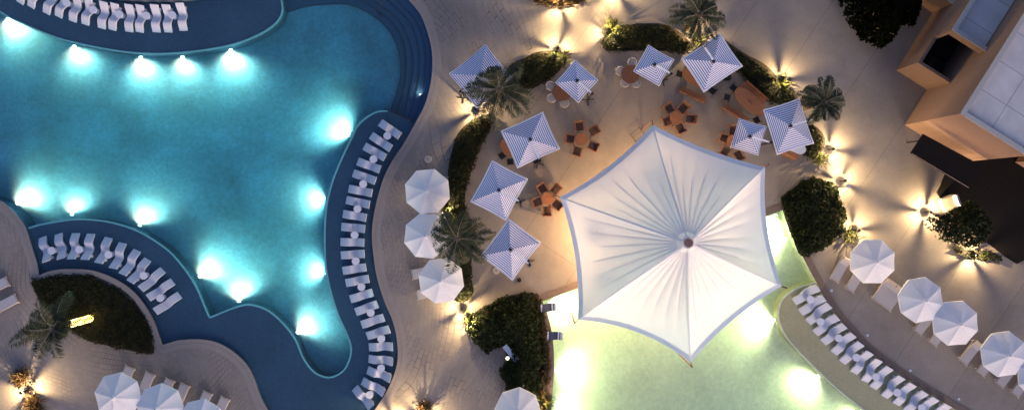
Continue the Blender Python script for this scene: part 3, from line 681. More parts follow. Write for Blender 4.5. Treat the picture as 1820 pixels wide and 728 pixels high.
table_set((1032.7, 248), o2(820, 180, 3.033, [(637, 137), (712, 160), (707, 240), (627, 268), (587, 203)]), rt, ac, 'small round teak table right of the uppermost big striped parasol',
          [f'{s} armchair at the table right of the uppermost big striped parasol' for s in dirs5], 'armchair', G1)
table_set((974, 352.4), o2(820, 180, 3.033, [(437, 470), (508, 475), (515, 555), (462, 588), (410, 543)]), rt, ac, 'small round teak table by the left tent corner',
          [f'{s} armchair at the table by the left tent corner' for s in ['upper left', 'upper right', 'lower right', 'bottom', 'left']], 'armchair', G1)
table_set((1202, 209), o2(1080, 140, 2.8, [(306, 150), (375, 148), (411, 200), (360, 245), (297, 213)]), rt, ac, 'small round teak table above the top tent corner',
          [f'{s} armchair at the table above the top tent corner' for s in ['upper left', 'upper right', 'right', 'bottom', 'left']], 'armchair', G1)
table_set((1303, 251), [(1287, 246), (1289, 269), (1312, 276), (1302, 232)], rt, ac, 'round teak table partly under the small parasol near the upper right tent corner',
          [f'armchair {s} the table under the small parasol near the tent corner' for s in ['left', 'lower left', 'lower right', 'above']], 'armchair', G1)
G2 = 'pale tub chairs round the wide tables'
table_set((999, 163), [(978, 153), (980, 175), (1003, 184)], wt, tub, 'wide round table half under the small parasol below the hedge tip',
          [f'{s} pale tub chair at the table half under the small parasol' for s in ['upper left', 'lower left', 'bottom']], 'tub chair', G2)
table_set((1120.5, 132), [(1102, 127), (1110, 148), (1130, 149), (1123, 111)], wt, tub, 'wide round reddish table in the open below the top hedge',
          [f'{s} pale tub chair at the open table below the top hedge' for s in ['left', 'lower left', 'lower right', 'top']], 'tub chair', G2)
def oval_table(u, v, L, W, rot, label):
    t = empty('oval_table', P(u, v, .4)*1, R(rot), label, 'table', 'long oval dining tables'); t.location.z = 0
    pts = [(L/2*math.copysign(abs(math.cos(a))**.85, math.cos(a)), W/2*math.copysign(abs(math.sin(a))**.85, math.sin(a))) for a in np.linspace(0, 2*math.pi, 40, endpoint=False)]
    MB().prism(pts, .69, .74).build('table_top', M['wood'], t)
    for x in (-L*.28, L*.28): MB().box((x, 0, .345), (.1, W*.5, .69)).build('leg', M['woodd'], t)
    MB().box((0, 0, .755), (.45, .12, .03)).build('serving_board', M['woodd'], t)
oval_table(1330, 182, 2.9, 1.25, -42, 'long oval teak table between two benches below the right hedge')
oval_table(1236, 141, 2.4, 1.2, -30, 'long oval table mostly under the big striped parasol below the topmost palm')
def bench(u, v, rot, s):
    m = P(u, v, .4); dup(bn, (m.x, m.y, 0), R(rot), s, 'bench', 'wooden benches at the oval tables')
bench(1231, 168, -25+0, 'wooden bench sticking out below the big striped parasol at top')
bench(1308, 201, -32, 'wooden bench on the tent side of the open oval table'); bench(1340, 166, 139, 'wooden bench on the hedge side of the open oval table')
oc = (1330, 182); oc2 = (1236, 141); oc3 = (906, 266)
oval_table(904, 262, 1.5, 1.2, -60, 'teak table tucked under the uppermost big striped parasol beside the hedge')
for (u, v), c, s in [((1304, 156), oc, 'upper of two at the top left end of the open oval table'), ((1293, 173), oc, 'lower of two at the top left end of the open oval table'), ((1345, 213), oc, 'at the lower right end of the open oval table'),
                  ((1208, 131.5), oc2, 'left of the big striped parasol below the topmost palm'), ((1266, 161), oc2, 'below the big striped parasol at top, right of its bench'), ((1291, 138), oc2, 'peeking out at the right of the big striped parasol at top'),
                  ((892.5, 276), oc3, 'leftmost beneath the uppermost parasol of the hedge row'), ((907, 287), oc3, 'at the lower tip of the uppermost parasol of the hedge row'), ((952, 284), (940, 262), 'peeking out by the arm post of the uppermost hedge row parasol')]:
    a = P(u, v, .5); b = P(c[0], c[1], .5); dup(bc, (a.x, a.y, 0), math.atan2(b.y-a.y, b.x-a.x), 'black chair ' + s, 'chair', 'black metal chairs at the oval tables')

# ---------------------------------------------------------------- deck loungers, daybeds
def make_lounger(W, name, pil):
    from mathutils import Matrix
    t = empty(name); L = 2.0
    MB().box((.28-.0, 0, .34), (1.36, W-.08, .10)).build('mattress', M['cush'], t)
    MB().box((-.66, 0, .47), (.66, W-.08, .10), 0, Matrix.Rotation(.45, 3, 'Y')).build('backrest', M['cush'], t)
    for s in ((0,) if W < 1 else (-1, 1)): MB().box((-.80, s*W*.23, .61), (.26, (W-.14) if W < 1 else W*.42, .09), 0, Matrix.Rotation(.45, 3, 'Y')).build('headrest', M[pil], t)
    fr = MB()
    for s in (-1, 1): fr.box((0, s*(W/2-.02), .27), (L-.02, .04, .05))
    fr.box((-.95, 0, .27), (.04, W-.09, .05)); fr.build('frame', M['frame'], t)
    pts = [(L/2+.02-.05*math.cos(y*math.pi/W*1.0)+.04, y, .36) for y in np.linspace(-W/2-.05, W/2+.05, 9)]; MB().tube(pts, .022, 6).build('foot_bar', M['frame'], t)
    for x in (-.85, .85):
        for s in (-1, 1): MB().box((x, s*(W/2-.03), .12), (.05, .05, .25)).build('leg', M['frame'], t)
    return t
dl = make_lounger(.78, 'deck_lounger', 'pil'); db = make_lounger(1.8, 'double_daybed', 'pil'); children_index()
def lounger(pu, pv, du, dv, label, proto=dl, cat='sun lounger', gr='grey cushioned loungers on the decks'):
    """(pu,pv): middle of the foot end, (du,dv): direction from foot to head"""
    d = Vector((du, -dv)).normalized(); a = P(pu, pv, .35); m = a+Vector((d.x, d.y, 0))*1.0
    dup(proto, (m.x, m.y, 0), math.atan2(-d.y, -d.x), label, cat, gr)
for i, (u, v) in enumerate([(231, 652), (267, 663), (302, 674), (329, 683), (369, 697), (400, 707)]):
    lounger(u, v, -.40, .92, f'{ORD[i]} grey lounger from the left under the bottom left parasols')
lounger(13, 499, -.9, .42, 'upper grey lounger cut off by the left picture edge'); lounger(29, 529, -.88, .47, 'lower grey lounger cut off by the left picture edge')
lounger(733, 488, .97, -.2, 'upper grey lounger under the parasol beside two bright path lights'); lounger(742, 524, .95, -.25, 'lower grey lounger under the parasol beside two bright path lights')
lounger(745, 392, .95, -.2, 'grey lounger corner showing below the palm-covered white parasol')
lounger(1483, 497, 25, -44, 'leftmost grey lounger on the right deck, below the clipped bush'); lounger(1510, 515, 26, -42, 'second grey lounger on the right deck, half under the nearest parasol')
for (u, v), s in zip([(1631, 590), (1658, 610), (1712, 643), (1743, 663), (1777, 683), (1804, 700)], ['below the parasol right of the daybed', 'below the third parasol of the right row', 'with an orange towel end, left of the large right parasol', 'at the left under the large right parasol', 'below the large right parasol, second from picture edge', 'closest to the right picture edge']):
    lounger(u, v, 29, -37, 'grey lounger ' + s)
lounger(1567, 541, 27, -40, 'wide grey double daybed on the right deck between two parasols', db, 'daybed', 'double daybeds')
a_ = P(773, 335, .35); dup(db, (a_.x, a_.y, 0), math.atan2(.93, .14)-math.pi*1.0+math.pi, 'double daybed half hidden under the topmost white parasol by the hedge', 'daybed', 'double daybeds')
def small_stool(u, v, s, m=None, r=.17):
    t = empty('umbrella_base', P(u, v, 0), 0, s, 'umbrella base', 'round bases standing loose on the paving'); MB().cyl((0, 0, 0), r, .10, 20, r*.9).build('weight', m or M['black'], t); MB().cyl((0, 0, .10), .04, .25, 10).build('sleeve', M['dark'], t)
small_stool(923, 497, 'small round black base below the lowest big striped parasol'); small_stool(882, 480, 'round grey green base at the left of the lowest striped parasol', M['rim'], .3); small_stool(761, 283, 'round grey base just above the hidden double daybed', M['rim'], .3)
for i, (u, v) in enumerate([(1477.6, 515.7), (1541.8, 595), (1617.7, 657.6), (1704, 708)]):
    t = empty('deck_light', P(u, v, .0), 0, f'{ORD[i]} small white deck light down the right curb from the tent', 'deck light', 'small white lights set in the right deck')
    MB().cyl((0, 0, 0), .11, .025, 16).build('bezel', M['steel'], t); MB().cyl((0, 0, .026), .08, .01, 16).build('lens', M['white'], t)

# pool edge seats
def edge_seat(u, v, rot, label):
    t = empty('pool_edge_seat', P(u, v, 0)+Vector((0, 0, -.3)), R(rot), label, 'pool seat', 'dark seats at the left wall of the green pool')
    def seg(x0, x1, name, m):
        vs = []; fs = []; n = 8
        for i in range(n+1):
            x = x0+(x1-x0)*i/n; z = .42+.16*math.cos((x+.6)*3.6)
            for y, q in ((-.32, z-.12), (-.32, z), (.32, z), (.32, z-.12)): vs.append((x, y, q))
        for i in range(n):
            for k in range(4): fs.append((i*4+k, i*4+(k+1) % 4, (i+1)*4+(k+1) % 4, (i+1)*4+k))
        fs += [(0, 1, 2, 3), tuple(n*4+k for k in (3, 2, 1, 0))]; fixn(MB().add(vs, fs).build(name, m, t))
    seg(-.62, -.50, 'pale_band', M['paleblue']); seg(-.498, .24, 'dark_shell', M['navy']); seg(.242, .36, 'pale_band', M['paleblue']); seg(.362, .44, 'dark_band', M['navy']); seg(.442, .62, 'pale_band', M['white'])
edge_seat(975, 546, 4, 'upper dark blue seat with pale bands at the green pool corner'); edge_seat(986, 596, -3, 'lower dark blue seat with pale bands at the green pool wall')

# ---------------------------------------------------------------- vegetation
def inside(px, py, poly):
    c = np.zeros(len(px), bool); n = len(poly); j = n-1
    for i in range(n):
        xi, yi = poly[i]; xj, yj = poly[j]
        cond = ((yi > py) != (yj > py)) & (px < (xj-xi)*(py-yi)/((yj-yi) or 1e-9)+xi); c ^= cond; j = i
    return c
def edgedist(px, py, poly):
    d = np.full(len(px), 1e9); n = len(poly)
    for i in range(n):
        ax, ay = poly[i-1]; bx, by = poly[i]; L2 = (bx-ax)**2+(by-ay)**2+1e-9
        t = np.clip(((px-ax)*(bx-ax)+(py-ay)*(by-ay))/L2, 0, 1); d = np.minimum(d, np.hypot(px-ax-t*(bx-ax), py-ay-t*(by-ay)))
    return d
def leaves(cx, cy, cz, size, up=.5):
    """one small four-sided leaf per point"""
    n = len(cx); nrm = RNG.normal(size=(n, 3)); nrm[:, 2] = np.abs(nrm[:, 2])+up; nrm /= np.linalg.norm(nrm, axis=1)[:, None]
    a = np.cross(nrm, RNG.normal(size=(n, 3))); a /= np.linalg.norm(a, axis=1)[:, None]; b = np.cross(nrm, a)
    s = (size*RNG.uniform(.6, 1.4, n))[:, None]; c = np.stack([cx, cy, cz], 1)
    v = np.stack([c-a*s, c-b*s*.42, c+a*s, c+b*s*.42], 1).reshape(-1, 3)
    return v
def np_mesh(name, v, m, parent=None):
    me = bpy.data.meshes.new(name); nf = len(v)//4
    me.vertices.add(len(v)); me.vertices.foreach_set('co', v.astype(np.float32).ravel()); me.loops.add(nf*4); me.loops.foreach_set('vertex_index', np.arange(nf*4, dtype=np.int32))
    me.polygons.add(nf); me.polygons.foreach_set('loop_start', np.arange(0, nf*4, 4, dtype=np.int32)); me.update(calc_edges=True); me.validate()
    me.materials.append(m); o = bpy.data.objects.new(name, me); COL.objects.link(o)
    if parent: o.parent = parent
    return o
def vnoise(x, y, s, seed=0):
    return (np.sin(x*s*1.7+seed)*np.cos(y*s*1.3+seed*2)+np.sin(x*s*3.1+y*s*2.3+seed)*.5+np.cos(y*s*5.3-x*s*3.7+seed)*.35+np.sin(x*s*9.1+seed)*np.sin(y*s*8.3)*.3)/2
def hedge(name, px, H, label, m='hedge', dens=190, size=.10, cat='hedge', group=None, zref=None, up=.5, ragged=.14, dome=.45):
    zr = H*.8 if zref is None else zref
    poly = ccw(w2(smooth(px, 4, True), zr)); xs = [p[0] for p in poly]; ys = [p[1] for p in poly]; cx0 = sum(xs)/len(xs); cy0 = sum(ys)/len(ys)
    t = empty(name, (cx0, cy0, 0), 0, label, cat, group)
    poly = [(x-cx0, y-cy0) for x, y in poly]; xs = [p[0] for p in poly]; ys = [p[1] for p in poly]
    A = (max(xs)-min(xs)+.4)*(max(ys)-min(ys)+.4); n = int(A*dens)
    x = RNG.uniform(min(xs)-.2, max(xs)+.2, n); y = RNG.uniform(min(ys)-.2, max(ys)+.2, n)
    ins = inside(x, y, poly); d = edgedist(x, y, poly)*np.where(ins, 1, -1)
    sd_ = random.random()*9; d = d+vnoise(x, y, 1.6, sd_)*ragged+RNG.normal(0, .04, n)
    k = d > 0; x, y, d = x[k], y[k], d[k]
    hh = H*(np.clip(d/dome, .05, 1)**.5)*(.86+.16*vnoise(x, y, .9, sd_+3)+.06*vnoise(x, y, 4, sd_))
    z = hh*(1-(.45 if dome < 1 else .8)*RNG.random(len(x))**2)
    v = leaves(x, y, z, size, up)
    # stray sprigs
    np_mesh('foliage', v, M[m], t)
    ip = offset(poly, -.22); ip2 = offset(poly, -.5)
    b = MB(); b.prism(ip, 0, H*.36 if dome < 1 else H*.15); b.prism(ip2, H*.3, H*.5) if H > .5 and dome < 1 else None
    b.build('dark_core', M['core'], t)  # solid dark mound in place of the shade inside the foliage
    return t
def bed(px, label, z=0):
    tag(MB().prism(w2(smooth(px, 4, True), z), -.02, .012).build('planting_bed', M['soil']), label, 'planting bed', kind='structure')
H_A = [(905, 118), (930, 104), (961, 91), (998, 92), (1006, 106), (998, 121), (973, 142), (937, 160), (912, 172), (896, 150)]
H_B = [(845, 210), (880, 203), (872, 227), (855, 260), (842, 292), (832, 322), (826, 352), (829, 378), (842, 410), (840, 450), (836, 490), (842, 518), (828, 535), (808, 532), (812, 500), (818, 470), (800, 420), (786, 380), (797, 345), (796, 306), (806, 256), (819, 230)]
H_D = [(1070, 78), (1076, 62), (1093, 50), (1120, 43), (1166, 42), (1190, 46), (1211, 60), (1229, 79), (1228, 90), (1205, 92), (1175, 88), (1120, 88), (1078, 89)]
H_E = [(1284, 70), (1308, 85), (1332, 100), (1356, 112), (1373, 127), (1388, 145), (1408, 160), (1417, 175), (1382, 184), (1359, 169), (1341, 154), (1317, 127), (1296, 112)]
H_F = [(1441, 222), (1459, 233), (1467, 251), (1459, 272), (1444, 283), (1432, 270), (1430, 245)]
hedge('hedge', H_A, 1.0, 'short dark hedge segment between the palm and the bright light above the small parasol', group='clipped hedges round the plaza')
hedge('hedge', H_B, 1.0, 'long narrow dark hedge between white parasols and striped parasols', group='clipped hedges round the plaza')
hedge('hedge', H_D, 1.0, 'dark hedge with straight lower edge left of the topmost palm', group='clipped hedges round the plaza')
hedge('hedge', H_E, 1.0, 'dark hedge running down to the right beyond the oval tables', group='clipped hedges round the plaza')
hedge('hedge', H_F, .9, 'small hedge stub between the right striped parasol and two bright lights', group='clipped hedges round the plaza')
for p, s in ((H_A, 'upper'), (H_B, 'long'), (H_D, 'top'), (H_E, 'right'), (H_F, 'small')): bed(p, s + ' hedge bed')
t = empty('bed_edging', P(1078, 90), 0, 'thin dark steel edging along the straight side of the top hedge', 'edging')
e0 = P(1078, 90); fixn(MB().strip([((P(u, v)-e0).x, (P(u, v)-e0).y) for u, v in smooth([(1077, 91), (1120, 91), (1175, 91), (1215, 96)], 5)], .05, .3, .3, False, 1).build('steel_strip', M['dark'], t))
H_C = [(921, 526), (950, 528), (954, 552), (962, 567), (966, 607), (966, 644), (960, 690), (950, 735), (905, 735), (898, 688), (891, 666), (899, 644), (893, 622), (866, 628), (847, 618), (831, 592), (838, 565), (866, 546)]
hedge('bush', H_C, 1.9, 'large spreading dark bush between the path and the green pool', 'bush', 300, .12, 'bush', ragged=.3, dome=1.5); bed(H_C, 'bed of the large bush', 1.5)
hedge('dry_shrubs', [(950, 530), (962, 532), (970, 565), (976, 607), (979, 650), (976, 700), (970, 735), (952, 735), (960, 690), (965, 640), (960, 590), (955, 560)], .55, 'strip of brown dry shrubs along the left curb of the green pool', 'dry', 150, .10, 'shrubs')
bed([(950, 525), (962, 530), (972, 565), (979, 607), (981, 650), (979, 700), (974, 745), (940, 745), (955, 600)], 'bed along the green pool')
H_G = [(1403, 353), (1424, 333), (1446, 319), (1467, 315), (1494, 328), (1507, 354), (1518, 383), (1514, 408), (1496, 433), (1467, 447), (1439, 457), (1424, 426), (1410, 390)]
hedge('bush', H_G, 1.9, 'big rounded dark green bush right of the tent with lights round its edge', 'bush', 300, .12, 'bush', ragged=.25, dome=2.0); bed(H_G, 'bed of the rounded bush', 1.5)
H_I = [(57, 499), (74, 491), (110, 486), (155, 486), (191, 499), (224, 519), (250, 545), (269, 574), (276, 604), (272, 624), (254, 627), (221, 620), (173, 609), (147, 600), (124, 585), (100, 572), (77, 545), (63, 519)]
hedge('low_planting', H_I, .45, 'dark low planting in the curved bed at lower left', 'grass', 170, .09, 'planting', zref=0); bed(H_I, 'curved planting bed at lower left')
tag(fixn(MB().strip(w2(smooth([(289, 612), (283, 596), (274, 570), (258, 541), (236, 515), (206, 495), (173, 482), (147, 478), (110, 478), (88, 482), (70, 489)], 5)), .42, .12, .12, False, 1).build('curb', M['coping'])), 'stone curb round the planting bed', 'curb', kind='structure')
H_J = [(938, -12), (948, 2), (970, 9), (1000, 11), (1030, 6), (1048, -8), (1060, -60), (930, -60)]
hedge('shrubs', H_J, .7, 'warmly lit brownish shrubs cut off by the top picture edge', 'dry', 170, .1, 'shrubs'); bed(H_J, 'top bed')
def leafy_tree(name, px, H, m, label, dens=170, z0=1.2, size=.13, trunk_r=.16):
    zr = H*.72; poly = ccw(w2(smooth(px, 4, True), zr)); cx0 = sum(p[0] for p in poly)/len(poly); cy0 = sum(p[1] for p in poly)/len(poly)
    t = empty(name, (cx0, cy0, 0), 0, label, 'tree'); poly = [(x-cx0, y-cy0) for x, y in poly]
    xs = [p[0] for p in poly]; ys = [p[1] for p in poly]; A = (max(xs)-min(xs))*(max(ys)-min(ys)); n = int(A*dens*2)
    x = RNG.uniform(min(xs), max(xs), n); y = RNG.uniform(min(ys), max(ys), n); ins = inside(x, y, poly); d = edgedist(x, y, poly)*np.where(ins, 1, -1)+vnoise(x, y, 2, 3)*.22+RNG.normal(0, .05, n)
    k = (d > 0) & (vnoise(x, y, 3.1, 8)+d*.5 > -.22); x, y, d = x[k], y[k], d[k]; R_ = max(.5, d.max()); q = np.clip(d/R_, 0, 1)
    top = z0+(H-z0)*(q*(2-q))**.5*(.85+.15*vnoise(x, y, 1.7, 5)); bot = z0*.8+.25*(1-q)
    z = bot+(top-bot)*(1-.75*RNG.random(len(x))**1.7)
    np_mesh('crown', leaves(x, y, z, size), M[m], t)
    b = MB(); b.tube([(0, 0, 0), (.03, .02, z0), (0, 0, H*.8)], [trunk_r, trunk_r*.8, trunk_r*.25], 8)
    for a in range(7):
        an = a*.9+.3; L = .55*R_*1.2; b.tube([(0, 0, z0*.8+.1*a), (L*.5*math.cos(an), L*.5*math.sin(an), z0+.3+.12*a), (L*math.cos(an), L*math.sin(an), H*.72)], [trunk_r*.4, trunk_r*.25, .02], 6)
    b.build('trunk', M['bark'], t); return t
leafy_tree('round_tree', [(1672, 384), (1698, 380), (1714, 364), (1735, 356), (1752, 370), (1762, 385), (1768, 410), (1760, 430), (1745, 440), (1720, 436), (1690, 428), (1668, 408), (1658, 394)], 3.2, 'bush', 'round leafy tree on the dark terrace edge lit warmly from below', 190)
hedge('bush', [(1700, 440), (1730, 447), (1755, 445), (1790, 463), (1760, 464), (1720, 458)], .6, 'low bright bush spilling from the foot of the round terrace tree', 'hedge', 150, .1, 'bush')
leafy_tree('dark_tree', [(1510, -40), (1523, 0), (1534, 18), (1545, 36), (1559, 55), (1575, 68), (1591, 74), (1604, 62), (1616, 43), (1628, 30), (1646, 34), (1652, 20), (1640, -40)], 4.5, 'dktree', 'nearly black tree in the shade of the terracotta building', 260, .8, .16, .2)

def palm(u, v, H, n, Lf, label, seed, fairy=False):
    """(u,v): crown centre as seen; the trunk stands below it"""
    rg = random.Random(seed); c = P(u, v, H); t = empty('palm_tree', (c.x, c.y, 0), 0, label, 'palm tree', 'palm trees between the beds')
    k = 14; pts = [(0, 0, H*i/k) for i in range(k+1)]
    b = MB(); b.tube(pts, [.24-.05*i/k+(.02 if i % 2 else 0) for i in range(k+1)], 12); b.build('trunk', M['bark'], t)
    lv = []; rb = MB()
    for i in range(n):
        a = 2*math.pi*i/n*2.618+rg.uniform(-.25, .25); el = R(rg.choice([70, 50, 30, 12, -5])+rg.uniform(-8, 8)); L = Lf*rg.uniform(.72, 1.1)*(.75 if el > R(60) else 1); tw = rg.uniform(-.35, .35)
        if fairy and math.cos(a) > .35: L *= .38
        p = Vector((.1*math.cos(a), .1*math.sin(a), H)); rac = [p.copy()]; NS = 16
        for s in range(NS):
            e = el-(s/NS)**1.3*R(75); an = a+tw*s/NS; p = p+Vector((math.cos(an)*math.cos(e), math.sin(an)*math.cos(e), math.sin(e)))*L/NS; rac.append(p.copy())
        rb.tube(rac, [.035-.03*j/NS for j in range(NS+1)], 4, False)
        m = 52
        for j in range(3, m):
            f = j/m*NS; q = int(f); pp = rac[q].lerp(rac[min(q+1, NS)], f-q); d = (rac[min(q+1, NS)]-rac[max(q-1, 0)]).normalized(); sd_ = d.cross(Vector((0, 0, 1))).normalized(); up = sd_.cross(d)
            ll = Lf*.26*(math.sin(math.pi*min(1, .12+j/m*.9))**.6)*rg.uniform(.75, 1.15)
            for s in (-1, 1):
                if rg.random() < .08: continue
                dr = (sd_*s*.82+d*.55+up*rg.uniform(-.55, .15)).normalized(); w = d*.024
                tip = pp+dr*ll+Vector((0, 0, -ll*.22)); mid = pp+dr*ll*.5
                lv += [pp-w*.6, mid-w*1.3, tip, mid+w*1.3]
    np_mesh('crown', np.array([tuple(q) for q in lv]), M['palm'], t); rb.build('frond_stems', M['rachis'], t)
    nb = MB(); nb.cyl((0, 0, H-.35), .20, .45, 10, .10); nb.build('crown_shaft', M['bark'], t)
    if fairy:
        fb = MB(); nn = 230; fb.tube([(.262*math.cos(i*.42), .262*math.sin(i*.42), .12+(H-.85)*i/nn) for i in range(nn)], [.004+.026*max(0, math.sin(i*1.7)*math.sin(i*.37+1)) for i in range(nn)], 4)
        fb.build('string_lights', M['fairy'], t)
        for zz in (.7, 1.9, 3.1):
            for aa in (0.6, 3.7):
                ld = bpy.data.lights.new('fairy_glow', 'POINT'); ld.energy = 6; ld.color = (1, .65, .2); ld.shadow_soft_size = .05
                o = bpy.data.objects.new('glow', ld); COL.objects.link(o); o.parent = t; o.location = (.42*math.cos(aa), .42*math.sin(aa), zz)
    return t
palm(888, 158, 4.6, 21, 3.1, 'tall palm spreading over the upper left striped parasol', 3)
palm(812, 424, 4.4, 18, 2.85, 'palm covering the middle white parasol beside the narrow hedge', 5)
palm(1243, 26, 4.2, 20, 2.6, 'topmost palm, above the big striped parasol', 8)
palm(1464, 182, 4.6, 24, 2.1, 'small dense palm at the tip of the right striped parasol', 11)
palm(95, 583, 4.6, 20, 3.0, 'palm with its trunk wrapped in glowing string lights at lower left', 14, fairy=True)
def spiky(u, v, H, n, label, seed):
    rg = random.Random(seed); c = P(u, v, 0); t = empty('spiky_plant', (c.x, c.y, 0), 0, label, 'plant', 'spiky feathery plants beside path lights'); lv = []
    for i in range(n):
        a = rg.uniform(0, 6.28); e = R(rg.uniform(15, 80)); L = H*rg.uniform(.6, 1.1); d = Vector((math.cos(a)*math.cos(e), math.sin(a)*math.cos(e), math.sin(e))); s = Vector((-math.sin(a), math.cos(a), 0))*.03
        o = Vector((rg.gauss(0, .2), rg.gauss(0, .2), .05)); m = o+d*L*.6; tp = m+Vector((d.x, d.y, d.z-.7))*L*.4
        lv += [o-s*.5, m-s, tp, m+s]
    np_mesh('leaves', np.array([tuple(q) for q in lv]), M['sprig' if seed > 3 else 'dry'], t); MB().cyl((0, 0, 0), .10, .25, 8, .05).build('stem', M['bark'], t)
spiky(42, 668, 1.1, 260, 'feathery plant just above the bright light at bottom left', 1); spiky(64, 716, 1.2, 320, 'feathery plant just below the bright light at bottom left', 2); spiky(755, 722, .8, 200, 'dark feathery plant alone at the bottom edge of the path', 3)
spiky(1086, 48, .9, 160, 'loose sprigs at the left tip of the top hedge', 4); spiky(1390, 150, .8, 130, 'sprigs beside the light beyond the oval tables', 6); spiky(1001, 104, .7, 130, 'sprigs at the tip of the short hedge above the small parasol', 7)
spiky(838, 566, .9, 170, 'sprigs between the large bush and two bright path lights', 8); spiky(820, 520, .8, 150, 'sprigs at the lower tip of the long narrow hedge', 9); spiky(1455, 282, .8, 140, 'sprigs below the small hedge stub', 10)
spiky(1508, 418, .8, 140, 'sprigs at the right of the rounded bush', 12); spiky(1240, 72, .8, 140, 'sprigs at the foot of the topmost palm', 13); spiky(966, 712, .8, 170, 'sprigs by the low light in the dry shrubs', 15); spiky(815, 372, .8, 140, 'sprigs on the narrow hedge by the topmost white parasol', 16)

# ---------------------------------------------------------------- path lights (bollards)
def bollard(u, v, wedge, e, label, h=.88, r=.1, col=(1, .70, .34)):
    t = empty('path_light', P(u, v, 0), R(wedge), label, 'path light', 'black path lights along the beds')
    MB().cyl((0, 0, 0), .05, h-.16, 10).build('stem', M['dark'], t)
    MB().cyl((0, 0, h), .125, .03, 18, .10).build('cap', M['dark'], t)
    for k in range(4):
        a = k*math.pi/2; MB().box((.10*math.cos(a), .10*math.sin(a), h-.09), (.012, .042, .18), a).build('strut', M['dark'], t)
    MB().cyl((0, 0, h-.155), .035, .05, 12).build('bulb', M['warm'], t)
    ld = bpy.data.lights.new('path_lamp', 'POINT'); ld.energy = e; ld.color = col; ld.shadow_soft_size = .018
    o = bpy.data.objects.new('lamp', ld); COL.objects.link(o); o.parent = t; o.location = (0, 0, h-.06); return t
EB = 310
for u, v, w, e, s in [(990, 90, 70, 1.3, 'at the tip of the short hedge above the small striped parasol'), (996, 8, 17, 1.3, 'at the brownish shrubs on the top picture edge'), (1080, 58, 50, 1.2, 'at the left tip of the top hedge'), (1238, 68, 30, .8, 'at the foot of the topmost palm'),
                      (1385, 142, 3, 1.1, 'beyond the oval tables on the right hedge'), (1472, 266, 85, 1.3, 'by the small hedge stub'), (1493, 322, 65, 1.3, 'at the upper right of the rounded bush'), (1517, 408, 5, 1.3, 'at the lower right of the rounded bush'),
                      (1643, 377, 78, 1.9, 'left of the round terrace tree, beside the white armchair'), (1724, 452, 33, 1.5, 'in front of the round terrace tree'), (822, 546, 40, 1.3, 'below the third white parasol of the hedge row'), (836, 574, 80, 1.0, 'at the left edge of the large bush'),
                      (846, 196, 30, 1.3, 'under the palm at the top of the long hedge'), (51, 692, 63, 1.9, 'between two feathery plants at bottom left'), (798, 374, 10, .9, 'between the two upper white parasols by the hedge'), (962, 710, 20, .5, 'low in the dry shrubs beside the bottom parasol'),
                      (700, 745, 25, .9, 'just below the bottom edge near the pool foot'), (752, 738, 60, 1.4, 'beside the feathery plant at the bottom edge'), (1088, -22, 40, 1.7, 'just above the top picture edge over the top hedge')]:
    bollard(u, v, w, EB*e, 'short black path light ' + s)

# ---------------------------------------------------------------- odd objects
def lamp_post():
    t = empty('lamp_post', P(1472, 333), 0, 'thin black pole with a small white head rising over the rounded bush', 'lamp post')
    MB().tube([(0, 0, 0), (0, 0, 3.25)], .045, 10).build('pole', M['dark'], t); MB().box((0, 0, 3.3), (.22, .22, .10)).build('head', M['white'], t); MB().cyl((0, 0, 0), .1, .06).build('base', M['dark'], t)
lamp_post()
def slab():
    a = P(908, 628, 1.0); t = empty('white_bench', (a.x, a.y, 0), R(-50), 'narrow white backless bench standing in front of the large bush', 'bench')
    MB().box((0, 0, .80), (1.55, .42, .22)).build('seat', M['white'], t)
    for x in (-.6, .6): MB().box((x, 0, .35), (.08, .3, .69)).build('leg', M['dark'], t)
    b = P(902, 636, .9); g = empty('globe_lamp', (b.x, b.y, 0), 0, 'little cream globe lamp on a stem beside the narrow white bench', 'lamp')
    MB().tube([(0, 0, 0), (0, 0, .75)], .025, 8).build('stem', M['dark'], g)
    import bmesh
    me = bpy.data.meshes.new('globe'); bm = bmesh.new(); bmesh.ops.create_uvsphere(bm, u_segments=16, v_segments=10, radius=.15); bm.to_mesh(me); bm.free(); me.materials.append(emis('globe_glow', (1, .85, .65), .9)); o = bpy.data.objects.new('globe', me); COL.objects.link(o); o.parent = g; o.location = (0, 0, .88)
slab()
def rack():
    c = P(1133, 239, .3); t = empty('metal_rack', (c.x, c.y, 0), R(38), 'thin dark open metal frame beside the upper left tent edge', 'metal frame')
    MB().tube([(-.45, -.35, .3), (.45, -.35, .3), (.45, .35, .3), (-.45, .35, .3), (-.45, -.35, .3)], .022, 6).build('top_frame', M['dark'], t)
    for x in (-.45, .45):
        for y in (-.35, .35): MB().tube([(x, y, 0), (x, y, .3)], .02, 6).build('leg', M['dark'], t)
rack()
def station():
    c = P(1406, 268, .8); t = empty('serving_counter', (c.x, c.y, 0), R(-28), 'orange wooden counter with a rounded white top below the right striped parasol', 'counter')
    MB().box((-.1, -.22, .5), (1.6, .35, .98)).build('wooden_front', M['wood'], t)
    pts = [(-.9, .0), (.5, .0), (.85, .2), (.95, .45), (.8, .7), (.4, .8), (-.9, .8)]; MB().prism(smooth(pts, 3, True), .97, 1.03).build('white_top', M['wtable'], t); MB().prism([(-.8, .05), (.5, .05), (.5, .65), (-.8, .65)], 0, .968).build('cabinet', M['woodd'], t)
station()
